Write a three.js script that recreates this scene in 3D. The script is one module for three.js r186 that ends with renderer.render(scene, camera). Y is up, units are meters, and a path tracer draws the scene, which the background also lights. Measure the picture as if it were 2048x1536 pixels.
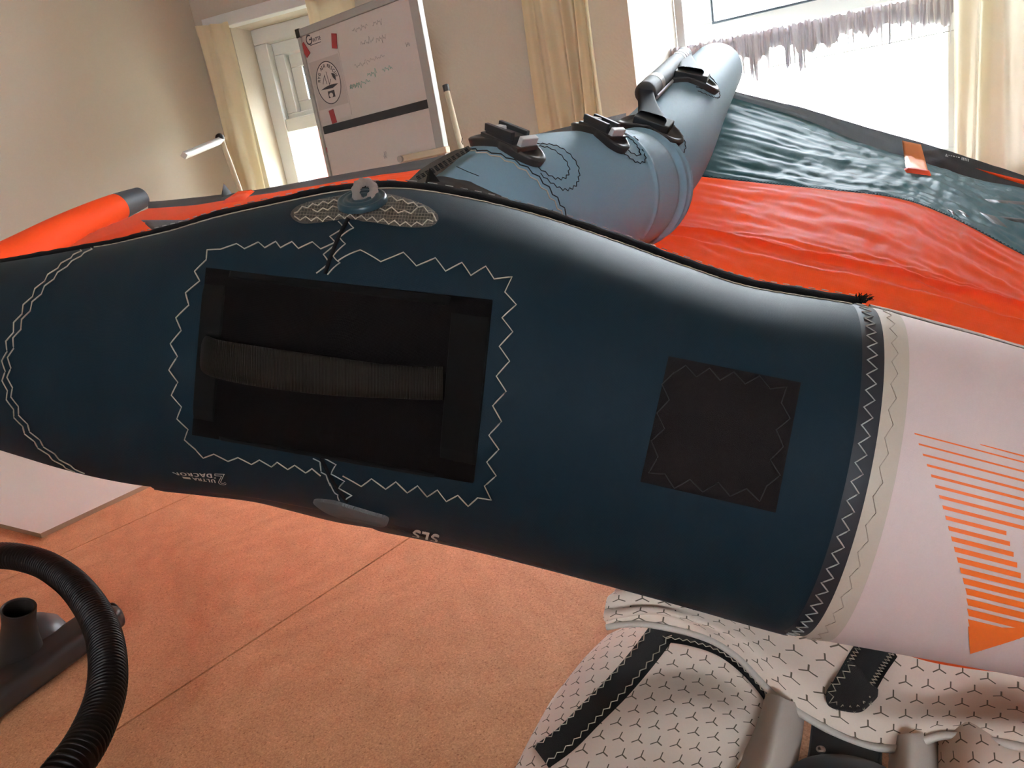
import * as THREE from 'three';
import { mergeGeometries } from 'three/addons/utils/BufferGeometryUtils.js';
import { RoundedBoxGeometry } from 'three/addons/geometries/RoundedBoxGeometry.js';
import { ImprovedNoise } from 'three/addons/math/ImprovedNoise.js';
import { MeshBVH, acceleratedRaycast } from 'three-mesh-bvh';

// ---------------------------------------------------------------- camera, sky, exposure
const W = 2048, H = 1536, F = 1479, EYE = 0.55;
const scene = new THREE.Scene();
const camera = new THREE.PerspectiveCamera(2 * Math.atan(768 / F) * 180 / Math.PI, W / H, 0.03, 120);
camera.rotation.order = 'YXZ';
camera.rotation.set(-0.2768, 0.349, -0.1701);
camera.position.set(0, EYE, 0);
camera.updateMatrixWorld(true);
const renderer = new THREE.WebGLRenderer({ antialias: true });
renderer.toneMapping = THREE.LinearToneMapping;
renderer.toneMappingExposure = 1.25;
renderer.shadowMap.enabled = true;
scene.background = new THREE.Color().setRGB(0.87, 0.96, 1.04);
scene.backgroundIntensity = 58;

// ---------------------------------------------------------------- helpers
const V3 = THREE.Vector3, v3 = (x, y, z) => new V3(x, y, z);
const eye = camera.position.clone();
let seed = 7;
const rnd = () => { seed = (seed * 1664525 + 1013904223) >>> 0; return seed / 4294967296; };
const perlin = new ImprovedNoise();
const noise = (x, y, z = 0.37) => perlin.noise(x, y, z);
const ray = (x, y) => v3((x - W / 2) / F, -(y - H / 2) / F, -1).applyQuaternion(camera.quaternion).normalize();
const at = (x, y, r) => eye.clone().addScaledVector(ray(x, y), r);                 // a sight line and a distance give a place
const onZ = (x, y, z) => { const d = ray(x, y); return eye.clone().addScaledVector(d, (z - eye.z) / d.z); };
const onX = (x, y, X) => { const d = ray(x, y); return eye.clone().addScaledVector(d, (X - eye.x) / d.x); };
const onY = (x, y, Y = 0) => { const d = ray(x, y); return eye.clone().addScaledVector(d, (Y - eye.y) / d.y); };
const taken = {};
function numbered(n) { taken[n] = (taken[n] || 0) + 1; return taken[n] === 1 ? n : n + '_' + String(taken[n] - 1).padStart(3, '0'); }
function mesh(name, geo, mat, parent = scene, label) {
  const m = new THREE.Mesh(geo, mat);
  m.name = parent === scene ? numbered(name) : name;
  m.castShadow = m.receiveShadow = true;
  if (label) m.userData.label = label;
  parent.add(m);
  return m;
}
function thing(name, label, category, pos = v3(0, 0, 0), group) {
  const g = new THREE.Group();
  g.name = numbered(name); g.position.copy(pos);
  g.userData = { label, category };
  if (group) g.userData.group = group;
  scene.add(g);
  return g;
}
function tag(o, label, category, group) { Object.assign(o.userData, { label, category }); if (group) o.userData.group = group; return o; }
function struct(o) { o.userData.kind = 'structure'; return o; }
function box(x0, x1, y0, y1, z0, z1) {
  const g = new THREE.BoxGeometry(Math.abs(x1 - x0), Math.abs(y1 - y0), Math.abs(z1 - z0));
  g.translate((x0 + x1) / 2, (y0 + y1) / 2, (z0 + z1) / 2);
  return g;
}
function rbox(x0, x1, y0, y1, z0, z1, r = 0.004) {
  const g = new RoundedBoxGeometry(Math.abs(x1 - x0), Math.abs(y1 - y0), Math.abs(z1 - z0), 2, r);
  g.translate((x0 + x1) / 2, (y0 + y1) / 2, (z0 + z1) / 2);
  return g;
}
const merge = (l) => mergeGeometries(l.map((g) => { const q = g.index ? g.toNonIndexed() : g; for (const k of Object.keys(q.attributes)) if (!['position', 'normal', 'uv'].includes(k)) q.deleteAttribute(k); return q; }));
function grid(nu, nv, fn, closedU = false) {                                        // fn(i/nu, j/nv) -> {p, uv}
  const pos = [], uv = [], idx = [];
  for (let j = 0; j <= nv; j++) for (let i = 0; i <= nu; i++) {
    const q = fn(i / nu, j / nv);
    pos.push(q.p.x, q.p.y, q.p.z); uv.push(q.uv ? q.uv[0] : i / nu, q.uv ? q.uv[1] : j / nv);
  }
  for (let j = 0; j < nv; j++) for (let i = 0; i < nu; i++) {
    const a = j * (nu + 1) + i, b = a + 1, c = a + nu + 1, d = c + 1;
    idx.push(a, b, d, a, d, c);
  }
  const g = new THREE.BufferGeometry();
  g.setAttribute('position', new THREE.Float32BufferAttribute(pos, 3));
  g.setAttribute('uv', new THREE.Float32BufferAttribute(uv, 2));
  g.setIndex(idx);
  g.computeVertexNormals();
  return g;
}
const cr = (a, b, c, d, t) => 0.5 * (2 * b + (c - a) * t + (2 * a - 5 * b + 4 * c - d) * t * t + (3 * b - a - 3 * c + d) * t * t * t);
function spline(list, t, lerpv) {                                                   // Catmull-Rom through numbers or vectors
  const n = list.length - 1, f = Math.min(Math.max(t, 0), 1) * n, i = Math.min(Math.floor(f), n - 1), u = f - i;
  const P = (k) => list[Math.min(Math.max(k, 0), n)];
  const a = P(i - 1), b = P(i), c = P(i + 1), d = P(i + 2);
  if (typeof b === 'number') return cr(a, b, c, d, u);
  return v3(cr(a.x, b.x, c.x, d.x, u), cr(a.y, b.y, c.y, d.y, u), cr(a.z, b.z, c.z, d.z, u));
}
// a cloth through a net of places; rel(u, v, n) moves a point along its normal; u and v in metres for the texture
function net(rows) {
  const S = (u, v) => spline(rows.map((r) => spline(r, u)), v);
  const len = (f) => { let L = 0, p = f(0); for (let i = 1; i <= 24; i++) { const q = f(i / 24); L += p.distanceTo(q); p = q; } return L; };
  const lu = len((t) => S(t, 0.5)), lv = len((t) => S(0.5, t));
  const N = (u, v) => { const e = 0.01; return S(Math.min(u + e, 1), v).sub(S(Math.max(u - e, 0), v)).cross(S(u, Math.min(v + e, 1)).sub(S(u, Math.max(v - e, 0)))).normalize(); };
  return { S, N, lu, lv };
}
function cloth(rows, nu, nv, rel, side = 1) {
  const n = net(rows);
  return grid(nu, nv, (u, v) => {
    const p = n.S(u, v);
    if (rel) { const N = n.N(u, v); p.addScaledVector(N, side * rel(u * n.lu, v * n.lv, u, v)); }
    return { p, uv: [u * n.lu, v * n.lv] };
  });
}
const netAt = (rows) => rows.map((r) => r.map(([x, y, d]) => at(x, y, d)));
// a thin closed thread through points
function thread(pts, r = 0.0006, sides = 4) {
  const pos = [], idx = [];
  for (let i = 0; i < pts.length; i++) {
    const t = pts[Math.min(i + 1, pts.length - 1)].clone().sub(pts[Math.max(i - 1, 0)]).normalize();
    const a = Math.abs(t.y) < 0.9 ? v3(0, 1, 0) : v3(1, 0, 0), n = a.cross(t).normalize(), b = t.clone().cross(n);
    for (let k = 0; k < sides; k++) { const w = k / sides * Math.PI * 2, p = pts[i].clone().addScaledVector(n, Math.cos(w) * r).addScaledVector(b, Math.sin(w) * r); pos.push(p.x, p.y, p.z); }
  }
  for (let i = 0; i < pts.length - 1; i++) for (let k = 0; k < sides; k++) {
    const a = i * sides + k, b = i * sides + (k + 1) % sides, c = a + sides, d = b + sides;
    idx.push(a, b, d, a, d, c);
  }
  const g = new THREE.BufferGeometry();
  g.setAttribute('position', new THREE.Float32BufferAttribute(pos, 3));
  g.setAttribute('uv', new THREE.Float32BufferAttribute(new Float32Array(pos.length / 3 * 2), 2));
  g.setIndex(idx); g.computeVertexNormals();
  return g;
}
function sweep(points, radius, n = 64, sides = 20, closedEnds = true) {              // round bar through places; radius may be a function of t
  const c = new THREE.CatmullRomCurve3(points), R = typeof radius === 'function' ? radius : () => radius;
  const fr = c.computeFrenetFrames(n, false), P = c.getSpacedPoints(n), L = c.getLength();
  const g = grid(sides, n, (u, v) => {
    const i = Math.round(v * n), w = u * Math.PI * 2, r = R(v);
    return { p: P[i].clone().addScaledVector(fr.normals[i], Math.cos(w) * r).addScaledVector(fr.binormals[i], Math.sin(w) * r), uv: [u * 0.1, v * L] };
  });
  if (!closedEnds) return g;
  const cap = (i, s) => { const k = new THREE.CircleGeometry(R(i / n), sides); k.lookAt(fr.tangents[i].clone().multiplyScalar(s)); k.translate(P[i].x, P[i].y, P[i].z); return k; };
  return merge([g, cap(0, -1), cap(n, 1)]);
}
const rc = new THREE.Raycaster();
function hit(x, y, list) {                                                          // where a sight line meets finished cloth
  rc.set(eye, ray(x, y)); rc.firstHitOnly = true;
  const all = Array.isArray(list) ? list : [list];
  for (const m of all) if (!m.geometry.boundsTree) { m.geometry.boundsTree = new MeshBVH(m.geometry, { indirect: true }); m.raycast = acceleratedRaycast; m.updateWorldMatrix(true, false); }
  const h = rc.intersectObjects(all, false)[0];
  if (!h) return null;
  const n = h.normal ? h.normal.clone() : h.face.normal.clone();
  if (n.dot(rc.ray.direction) > 0) n.negate();
  return { p: h.point.clone(), n, uv: h.uv };
}
// ---------------------------------------------------------------- textures
function dataTex(w, h, fn, srgb = true, rep = [1, 1]) {
  const d = new Uint8Array(w * h * 4);
  for (let y = 0; y < h; y++) for (let x = 0; x < w; x++) {
    const c = fn(x, y), k = (y * w + x) * 4;
    d[k] = c[0]; d[k + 1] = c[1]; d[k + 2] = c[2]; d[k + 3] = c.length > 3 ? c[3] : 255;
  }
  const t = new THREE.DataTexture(d, w, h);
  t.wrapS = t.wrapT = THREE.RepeatWrapping; t.magFilter = THREE.LinearFilter; t.minFilter = THREE.LinearMipmapLinearFilter; t.generateMipmaps = true;
  if (srgb) t.colorSpace = THREE.SRGBColorSpace;
  t.repeat.set(rep[0], rep[1]); t.needsUpdate = true;
  return t;
}
function canvasTex(w, h, draw, rep) {
  const c = document.createElement('canvas'); c.width = w; c.height = h;
  draw(c.getContext('2d'), w, h);
  const t = new THREE.CanvasTexture(c); t.colorSpace = THREE.SRGBColorSpace;
  if (rep) { t.wrapS = t.wrapT = THREE.RepeatWrapping; t.repeat.set(rep[0], rep[1]); }
  return t;
}
const clamp = (x) => Math.max(0, Math.min(255, x));
const weaveBump = dataTex(64, 64, (x, y) => { const a = ((x >> 3) + (y >> 3)) & 1; const v = a ? 90 + 120 * Math.sin((x % 8) / 8 * Math.PI) : 90 + 120 * Math.sin((y % 8) / 8 * Math.PI); return [v, v, v]; }, false, [160, 160]);
const ripBump = dataTex(64, 64, (x, y) => { const v = (x < 5 || y < 5) ? 230 : 110 + 40 * (((x >> 1) + (y >> 1)) & 1); return [v, v, v]; }, false, [220, 220]);
const coarseBump = dataTex(128, 128, () => { const v = rnd() * 255; return [v, v, v]; }, false, [40, 40]);
const plasterBump = dataTex(256, 256, (x, y) => { const w = Math.PI * 2 / 256, v = 128 + 60 * noise(8 * Math.cos(x * w) + 9, 8 * Math.sin(x * w) + 8 * Math.cos(y * w), 8 * Math.sin(y * w)) + 20 * (rnd() - 0.5); return [v, v, v]; }, false, [2, 2]);
const ribBump = dataTex(32, 8, (x) => { const v = 128 + 120 * Math.sin(x / 32 * Math.PI * 2); return [v, v, v]; }, false, [420, 1]);
const starTex = canvasTex(216, 374, (g, w, h) => {
  g.fillStyle = '#f0eae2'; g.fillRect(0, 0, w, h);
  g.strokeStyle = '#6f6759'; g.lineCap = 'butt'; g.lineWidth = 13;
  const star = (x, y) => { for (let k = 0; k < 3; k++) { const a = -Math.PI / 6 + k * Math.PI * 2 / 3; g.beginPath(); g.moveTo(x, y); g.lineTo(x + 74 * Math.cos(a), y + 74 * Math.sin(a)); g.stroke(); } };
  for (const [x, y] of [[54, 94], [162, 281]]) for (const dx of [-216, 0, 216]) for (const dy of [-374, 0, 374]) star(x + dx, y + dy);
}, [1 / 0.022, 1 / 0.038]);
function chip(rx, ry) {
  return dataTex(512, 512, (x, y) => {
    const w = Math.PI * 2 / 512, big = 10 * noise(Math.cos(x * w) * 3 + 5, Math.sin(x * w) * 3 + Math.cos(y * w) * 3, Math.sin(y * w) * 3);
    const r = rnd(), s = (rnd() - 0.5) * 34 + big + (r > 0.985 ? 26 : r < 0.02 ? -45 : 0);
    return [clamp(206 + s), clamp(143 + s), clamp(100 + s * 0.9)];
  }, true, [rx, ry]);
}
// ---------------------------------------------------------------- materials
const std = (c, o = {}) => new THREE.MeshStandardMaterial({ color: new THREE.Color().setRGB(...c), roughness: 0.6, side: THREE.DoubleSide, ...o });
const phys = (c, o = {}) => new THREE.MeshPhysicalMaterial({ color: new THREE.Color().setRGB(...c), roughness: 0.6, side: THREE.DoubleSide, ...o });
const M = {
  wall: std([0.62, 0.545, 0.45], { roughness: 0.92, bumpMap: plasterBump, bumpScale: 0.002 }),
  ceiling: std([0.75, 0.72, 0.66], { roughness: 0.95 }),
  white: std([0.78, 0.78, 0.76], { roughness: 0.35 }),
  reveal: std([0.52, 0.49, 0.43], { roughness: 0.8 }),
  gasket: std([0.03, 0.04, 0.05], { roughness: 0.5 }),
  glass: phys([1, 1, 1], { transmission: 1, thickness: 0, roughness: 0.02, ior: 1.5 }),
  curtain: phys([0.95, 0.84, 0.6], { roughness: 1, transmission: 0.18, thickness: 0, bumpMap: weaveBump, bumpScale: 0.0004 }),
  curtainLined: phys([0.88, 0.82, 0.67], { roughness: 1, transmission: 0.2, thickness: 0, bumpMap: weaveBump, bumpScale: 0.0004 }),
  voile: phys([0.6, 0.58, 0.63], { roughness: 1, transmission: 0.035, thickness: 0 }),
  navy: phys([0.0085, 0.019, 0.028], { roughness: 0.56, specularIntensity: 0.16, bumpMap: weaveBump, bumpScale: 0.0002 }),
  strut: phys([0.2, 0.32, 0.4], { roughness: 0.6, specularIntensity: 0.4, bumpMap: weaveBump, bumpScale: 0.0002 }),
  dacron: std([0.65, 0.52, 0.51], { roughness: 0.55, bumpMap: weaveBump, bumpScale: 0.0001 }),
  bandTape: std([0.5, 0.43, 0.36], { roughness: 0.6 }),
  orange: phys([0.98, 0.15, 0.03], { roughness: 1, specularIntensity: 0.3, clearcoat: 0.3, clearcoatRoughness: 0.38, transmission: 0.9, thickness: 0, bumpMap: ripBump, bumpScale: 0.0003 }),
  orangeMatte: phys([0.95, 0.13, 0.022], { roughness: 1, specularIntensity: 0.08, transmission: 0.9, thickness: 0, bumpMap: ripBump, bumpScale: 0.0003 }),
  teal: phys([0.03, 0.105, 0.125], { roughness: 1, specularIntensity: 0.3, clearcoat: 0.18, clearcoatRoughness: 0.4, transmission: 0.3, thickness: 0, bumpMap: ripBump, bumpScale: 0.0003 }),
  greyCloth: phys([0.05, 0.053, 0.06], { roughness: 0.5, transmission: 0.15, thickness: 0, bumpMap: ripBump, bumpScale: 0.0003 }),
  orangeTube: phys([0.92, 0.075, 0.008], { roughness: 0.7, specularIntensity: 0.3, transmission: 0.2, thickness: 0 }),
  black: phys([0.005, 0.0035, 0.0035], { roughness: 0.9, specularIntensity: 0.15, bumpMap: weaveBump, bumpScale: 0.0003 }),
  blackTape: phys([0.01, 0.0085, 0.0085], { roughness: 0.9, specularIntensity: 0.3, bumpMap: coarseBump, bumpScale: 0.0005 }),
  webbing: phys([0.013, 0.0105, 0.008], { roughness: 0.85, specularIntensity: 0.3, bumpMap: ribBump, bumpScale: 0.0008 }),
  plastic: std([0.014, 0.015, 0.018], { roughness: 0.5 }),
  plasticBrown: std([0.022, 0.018, 0.017], { roughness: 0.45 }),
  steel: std([0.5, 0.51, 0.52], { roughness: 0.4 }),
  stitch: std([0.5, 0.42, 0.32], { roughness: 0.7 }),
  stitchGrey: std([0.42, 0.42, 0.4], { roughness: 0.7 }),
  stitchBlack: std([0.012, 0.012, 0.013], { roughness: 0.8 }),
  print: std([0.42, 0.4, 0.36], { roughness: 0.6 }),
  printOrange: std([0.85, 0.16, 0.02], { roughness: 0.5 }),
  netting: std([0.085, 0.07, 0.055], { roughness: 0.8, bumpMap: coarseBump, bumpScale: 0.001 }),
  velcro: std([0.15, 0.15, 0.15], { roughness: 0.95, bumpMap: coarseBump, bumpScale: 0.0015 }),
  valve: std([0.016, 0.045, 0.06], { roughness: 0.35 }),
  cord: std([0.55, 0.47, 0.42], { roughness: 0.9, bumpMap: coarseBump, bumpScale: 0.001 }),
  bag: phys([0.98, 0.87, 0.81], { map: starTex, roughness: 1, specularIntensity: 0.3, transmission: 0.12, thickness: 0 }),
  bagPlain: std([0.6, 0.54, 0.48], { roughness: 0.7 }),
  hose: phys([0.012, 0.007, 0.006], { roughness: 0.42, specularIntensity: 0.4 }),
  vac: std([0.02, 0.014, 0.012], { roughness: 0.5 }),
  vacGrey: std([0.09, 0.09, 0.095], { roughness: 0.4 }),
  alu: std([0.42, 0.42, 0.4], { roughness: 0.55, metalness: 0.2 }),
  board: std([0.66, 0.62, 0.58], { roughness: 0.25 }),
  paper: std([0.62, 0.58, 0.55], { roughness: 0.8 }),
  barBlack: std([0.015, 0.017, 0.025], { roughness: 0.5 }),
  redTape: std([0.3, 0.03, 0.035], { roughness: 0.6 }),
  cream: std([0.6, 0.52, 0.38], { roughness: 0.6 }),
  brick: std([0.12, 0.017, 0.011], { roughness: 0.9 }),
  hardboard: std([0.68, 0.6, 0.54], { roughness: 0.45 }),
  render: std([0.45, 0.44, 0.42], { roughness: 0.95 }),
  postBlack: phys([0.02, 0.024, 0.03], { roughness: 0.65, specularIntensity: 0.12 }),
  mark: std([0.035, 0.04, 0.042], { roughness: 0.5 }),
  core: std([0.3, 0.2, 0.12], { roughness: 0.9 }),
  grass: std([0.25, 0.27, 0.2], { roughness: 1 }),
};
// ---------------------------------------------------------------- the room
const ZB0 = -3.2;
const ZB = -3.2, XL = onZ(386, 34, ZB0).x, XR = 2.7, ZF = 2.6, CEIL = 2.45;
const w2 = { x0: onZ(1264, 90, ZB).x, x1: onZ(2015, 150, ZB).x, y0: 0.32, y1: 2.05 }, w1 = { x0: onZ(474, 110, ZB).x, x1: onZ(692, 60, ZB).x, y0: 0.25, y1: onZ(510, 68, ZB - 0.15).y + 0.02 };
{
  const s = new THREE.Shape(); s.moveTo(XL - 0.3, -0.1); s.lineTo(XR + 0.3, -0.1); s.lineTo(XR + 0.3, CEIL); s.lineTo(XL - 0.3, CEIL); s.closePath();
  for (const w of [w1, w2]) { const h = new THREE.Path(); h.moveTo(w.x0, w.y0); h.lineTo(w.x1, w.y0); h.lineTo(w.x1, w.y1); h.lineTo(w.x0, w.y1); h.closePath(); s.holes.push(h); }
  const g = new THREE.ExtrudeGeometry(s, { depth: 0.34, bevelEnabled: false }); g.translate(0, 0, ZB - 0.34);
  struct(mesh('wall_back', g, M.wall));
}
struct(mesh('wall_left', box(XL - 0.3, XL, -0.1, CEIL, ZB, ZF), M.wall));
struct(mesh('wall_right', box(XR, XR + 0.3, -0.1, CEIL, ZB, ZF), M.wall));
{ // wall behind the photographer, with a small window added for front fill light
  const w = { x0: 0.35, x1: 1.25, y0: 1.0, y1: 1.7 }, s = new THREE.Shape(); s.moveTo(XL - 0.3, -0.1); s.lineTo(XR + 0.3, -0.1); s.lineTo(XR + 0.3, CEIL); s.lineTo(XL - 0.3, CEIL); s.closePath();
  const h = new THREE.Path(); h.moveTo(w.x0, w.y0); h.lineTo(w.x1, w.y0); h.lineTo(w.x1, w.y1); h.lineTo(w.x0, w.y1); h.closePath(); s.holes.push(h);
  const g = new THREE.ExtrudeGeometry(s, { depth: 0.3, bevelEnabled: false }); g.translate(0, 0, ZF);
  struct(mesh('wall_front', g, M.wall));
  const f = struct(new THREE.Group()); f.name = 'added_fill_window_3'; scene.add(f);
  const bars = [rbox(w.x0, w.x1, w.y0, w.y0 + 0.06, ZF + 0.1, ZF + 0.17), rbox(w.x0, w.x1, w.y1 - 0.06, w.y1, ZF + 0.1, ZF + 0.17)]; for (const x of [w.x0 + 0.03, 0.8, w.x1 - 0.03]) bars.push(rbox(x - 0.03, x + 0.03, w.y0 + 0.06, w.y1 - 0.06, ZF + 0.1, ZF + 0.17));
  mesh('window_frame', merge(bars), M.white, f);
  mesh('pane', box(w.x0 + 0.05, w.x1 - 0.05, w.y0 + 0.05, w.y1 - 0.05, ZF + 0.13, ZF + 0.134), M.glass, f);
}
struct(mesh('ceiling', box(XL - 0.3, XR + 0.3, CEIL, CEIL + 0.2, ZB - 0.34, ZF + 0.3), M.ceiling));
// chipboard floor: one sheet after another, joints as in the photograph
{
  const floor = struct(new THREE.Group()); floor.name = 'floor'; scene.add(floor);
  mesh('subfloor', box(XL, XR, -0.1, -0.02, ZB, ZF), M.core, floor);
  const a = onY(190, 1488), b = onY(820, 1075), c = onY(170, 1087);
  const dir = b.clone().sub(a).normalize(), nor = v3(dir.z, 0, -dir.x);
  if (c.clone().sub(a).dot(nor) < 0) nor.negate();
  const wid = c.clone().sub(a).dot(nor), len = 2.4;
  const kinds = [0, 1, 2].map((k) => std([[0.97, 0.95, 0.93][k], [0.97, 0.95, 0.93][k], [0.95, 0.95, 0.92][k]], { map: chip(1.6, 1.6), roughness: 0.75, bumpMap: coarseBump, bumpScale: 0.0004 }));
  const clipPoly = (poly) => {
    const cut = (P, f, l) => { const o = []; for (let i = 0; i < P.length; i++) { const p = P[i], q = P[(i + 1) % P.length], dp = f(p) - l, dq = f(q) - l; if (dp <= 0) o.push(p); if (dp * dq < 0) { const t = dp / (dp - dq); o.push([p[0] + (q[0] - p[0]) * t, p[1] + (q[1] - p[1]) * t]); } } return o; };
    for (const [f, l] of [[(p) => p[0], XR], [(p) => -p[0], -XL], [(p) => p[1], ZF], [(p) => -p[1], -ZB]]) { poly = cut(poly, f, l); if (poly.length < 3) return null; }
    return poly;
  };
  for (let i = -9; i < 9; i++) for (let k = -4; k < 4; k++) {
    const off = (i & 1) * 0.25 - 0.95, g0 = 0.0018;
    const P = [[i, k * len + off, g0, g0], [i, (k + 1) * len + off, g0, -g0], [i + 1, (k + 1) * len + off, -g0, -g0], [i + 1, k * len + off, -g0, g0]].map(([n, l, gn, gl]) => { const p = a.clone().addScaledVector(nor, n * wid + gn).addScaledVector(dir, l + gl); return [p.x, p.z]; });
    const q = clipPoly(P); if (!q) continue;
    const s = new THREE.Shape(q.map(([x, z]) => new THREE.Vector2(x, -z)));
    const g = new THREE.ExtrudeGeometry(s, { depth: 0.02, bevelEnabled: false }); g.rotateX(-Math.PI / 2); g.translate(0, -0.02, 0);
    mesh('floor_panel', g, kinds[(i * 2 + k + 40) % 3], floor);
  }
}
// windows
function frameRect(x0, x1, y0, y1, z0, z1, t) { return merge([rbox(x0, x1, y0, y0 + t, z0, z1), rbox(x0, x1, y1 - t, y1, z0, z1), rbox(x0, x0 + t, y0 + t, y1 - t, z0, z1), rbox(x1 - t, x1, y0 + t, y1 - t, z0, z1)]); }
{
  const w = struct(new THREE.Group()); w.name = 'window_1'; scene.add(w);
  const z = ZB - 0.15, tr = onZ(612, 246, z - 0.06).y;
  mesh('window_frame', frameRect(w1.x0, w1.x1, w1.y0, w1.y1, z - 0.14, z, 0.07), M.white, w);
  mesh('inner_frame', frameRect(w1.x0 + 0.07, w1.x1 - 0.07, tr, w1.y1 - 0.07, z - 0.14, z - 0.04, 0.055), M.white, w);
  const c = mesh('casement', frameRect(w1.x0 + 0.13, w1.x1 - 0.13, tr + 0.045, w1.y1 - 0.13, z - 0.13, z - 0.07, 0.06), M.white, w);
  mesh('gasket', frameRect(w1.x0 + 0.185, w1.x1 - 0.185, tr + 0.1, w1.y1 - 0.185, z - 0.12, z - 0.082, 0.008), M.gasket, c);
  mesh('pane', box(w1.x0 + 0.15, w1.x1 - 0.15, tr + 0.06, w1.y1 - 0.15, z - 0.105, z - 0.101), M.glass, w);
  mesh('pane', box(w1.x0 + 0.06, w1.x1 - 0.06, w1.y0 + 0.06, tr + 0.01, z - 0.105, z - 0.101), M.glass, w);
  mesh('transom', rbox(w1.x0 + 0.05, w1.x1 - 0.05, tr - 0.03, tr + 0.03, z - 0.13, z - 0.01), M.white, w);
  mesh('window_head', rbox(w1.x0 - 0.12, w1.x1 + 0.12, w1.y1 - 0.005, w1.y1 + 0.05, ZB - 0.02, ZB + 0.035), M.white, w, 'white painted board over the window recess');
  mesh('window_sill', rbox(w1.x0 - 0.02, w1.x1 + 0.02, w1.y0 - 0.03, w1.y0 + 0.005, z, ZB + 0.04), M.white, w);
}
{
  const w = struct(new THREE.Group()); w.name = 'window_2'; scene.add(w);
  const z = ZB - 0.24, xl = onZ(1350, 40, z).x, tr = onZ(1420, 95, z).y;
  // splayed reveals of the thick wall
  const tri = (x0, x1) => { const s = new THREE.Shape(); s.moveTo(x0, 0); s.lineTo(x0, 0.24); s.lineTo(x1, 0.24); s.closePath(); const g = new THREE.ExtrudeGeometry(s, { depth: w2.y1 - w2.y0, bevelEnabled: false }); g.rotateX(-Math.PI / 2); g.translate(0, w2.y0, ZB); return g; };
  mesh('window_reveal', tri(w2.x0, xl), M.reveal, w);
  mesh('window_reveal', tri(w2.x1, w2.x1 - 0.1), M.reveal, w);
  const x0 = xl, x1 = w2.x1 - 0.1;
  mesh('window_frame', frameRect(x0, x1, w2.y0, w2.y1, z - 0.09, z, 0.035), M.white, w);
  mesh('transom', rbox(x0 + 0.03, x1 - 0.03, tr - 0.03, tr + 0.012, z - 0.09, z - 0.005), M.white, w);
  mesh('pane', box(x0 + 0.03, x1 - 0.03, w2.y0 + 0.03, tr - 0.02, z - 0.05, z - 0.046), M.glass, w);
  // the casement stands a little open, hinged on its right side
  const cs = new THREE.Group(); cs.name = 'casement'; w.add(cs);
  const cw = x1 - x0 - 0.11, ch = w2.y1 - tr - 0.08;
  mesh('casement_frame', frameRect(-cw, 0, 0, ch, -0.05, 0.01, 0.075), M.white, cs);
  mesh('gasket', frameRect(-cw + 0.066, -0.066, 0.066, ch - 0.066, -0.035, 0.0125, 0.011), M.gasket, cs);
  mesh('pane', box(-cw + 0.06, -0.06, 0.06, ch - 0.06, -0.022, -0.018), M.glass, cs);
  cs.position.set(x1 - 0.04, tr + 0.035, z - 0.06); cs.rotation.y = -0.1;
  mesh('window_sill', rbox(w2.x0 + 0.01, w2.x1 - 0.01, w2.y0 - 0.02, w2.y0 + 0.012, z, ZB + 0.03), M.white, w);
}
// outside
struct(mesh('ground', box(-40, 40, -0.5, -0.3, -60, ZB - 0.34), M.grass));
{
  const t = thing('brick_house', 'red brick house wall seen outside through the left window', 'house', v3(-5.4, -0.3, -9));
  mesh('wall', box(-3.4, 4.25, 0, 4.2, -3, 0), M.brick, t);
  const r = new THREE.Shape(); r.moveTo(-3.3, 0); r.lineTo(0.3, 0); r.lineTo(-1.5, 1.6); r.closePath();
  const rg = new THREE.ExtrudeGeometry(r, { depth: 7.9, bevelEnabled: false }); rg.rotateY(Math.PI / 2); rg.translate(-3.55, 4.2, -3);
  mesh('roof', rg, M.barBlack, t);
}
{
  const t = thing('added_blocking_wall', 'pale rendered wall added outside the big window to block low daylight', 'wall', v3(2.9, -0.3, -6.6));  // added wall: cuts the low-angle daylight coming in under the canopy
  mesh('wall', box(-3.75, 4, 0, 2.5, -0.2, 0), M.render, t);
  mesh('coping', box(-3.8, 4.05, 2.5, 2.56, -0.24, 0.04), M.render, t);
}
// ---------------------------------------------------------------- curtains
const RAIL_Y = 2.2;
function curtain(label, tl, tr, zTop, toY, folds, amp, mat, seedv, shift, topY) {          // hangs from the points tl..tr down to toY, pleated
  const t = thing('curtain', label, 'curtain');
  const a = onZ(tl[0], tl[1], zTop), b = onZ(tr[0], tr[1], zTop), dx = shift || 0;
  if (topY) a.y = b.y = topY;
  const wv = (u, v) => Math.sin(u * folds * 6.283 + seedv + 0.5 * Math.sin(u * 9 + seedv)) * amp * (0.75 + 0.35 * v) + 0.2 * amp * Math.sin(u * folds * 2.3 * 6.283 + seedv * 2 + v);
  const f = (u, v) => { const p = a.clone().lerp(b, u), e = (1 - v) * 0 + v; p.y = p.y * (1 - v) + toY * v; p.x += dx * e + 0.012 * Math.sin(v * 5 + u * 7 + seedv); p.z = zTop + wv(u, v); return p; };
  const L = a.distanceTo(b);
  mesh('drape', grid(folds * 22, 30, (u, v) => ({ p: f(u, v), uv: [u * L * 2, v * (a.y - toY)] })), mat, t);
  mesh('heading_tape', grid(folds * 22, 3, (u, v) => { const p = f(u, v * 0.035); p.z += 0.004; return { p, uv: [u * L * 2, v * 0.06] }; }), mat, t);
  return t;
}
curtain('cream curtain at the corner of the room, left of the white window recess', [392, 54], [452, 44], ZB + 0.07, 0.06, 2, 0.016, M.curtain, 0.4);
curtain('short visible piece of cream curtain above the whiteboard', [606, -8], [706, -26], ZB + 0.06, 0.06, 2, 0.016, M.curtain, 2.1, -0.02);
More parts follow.
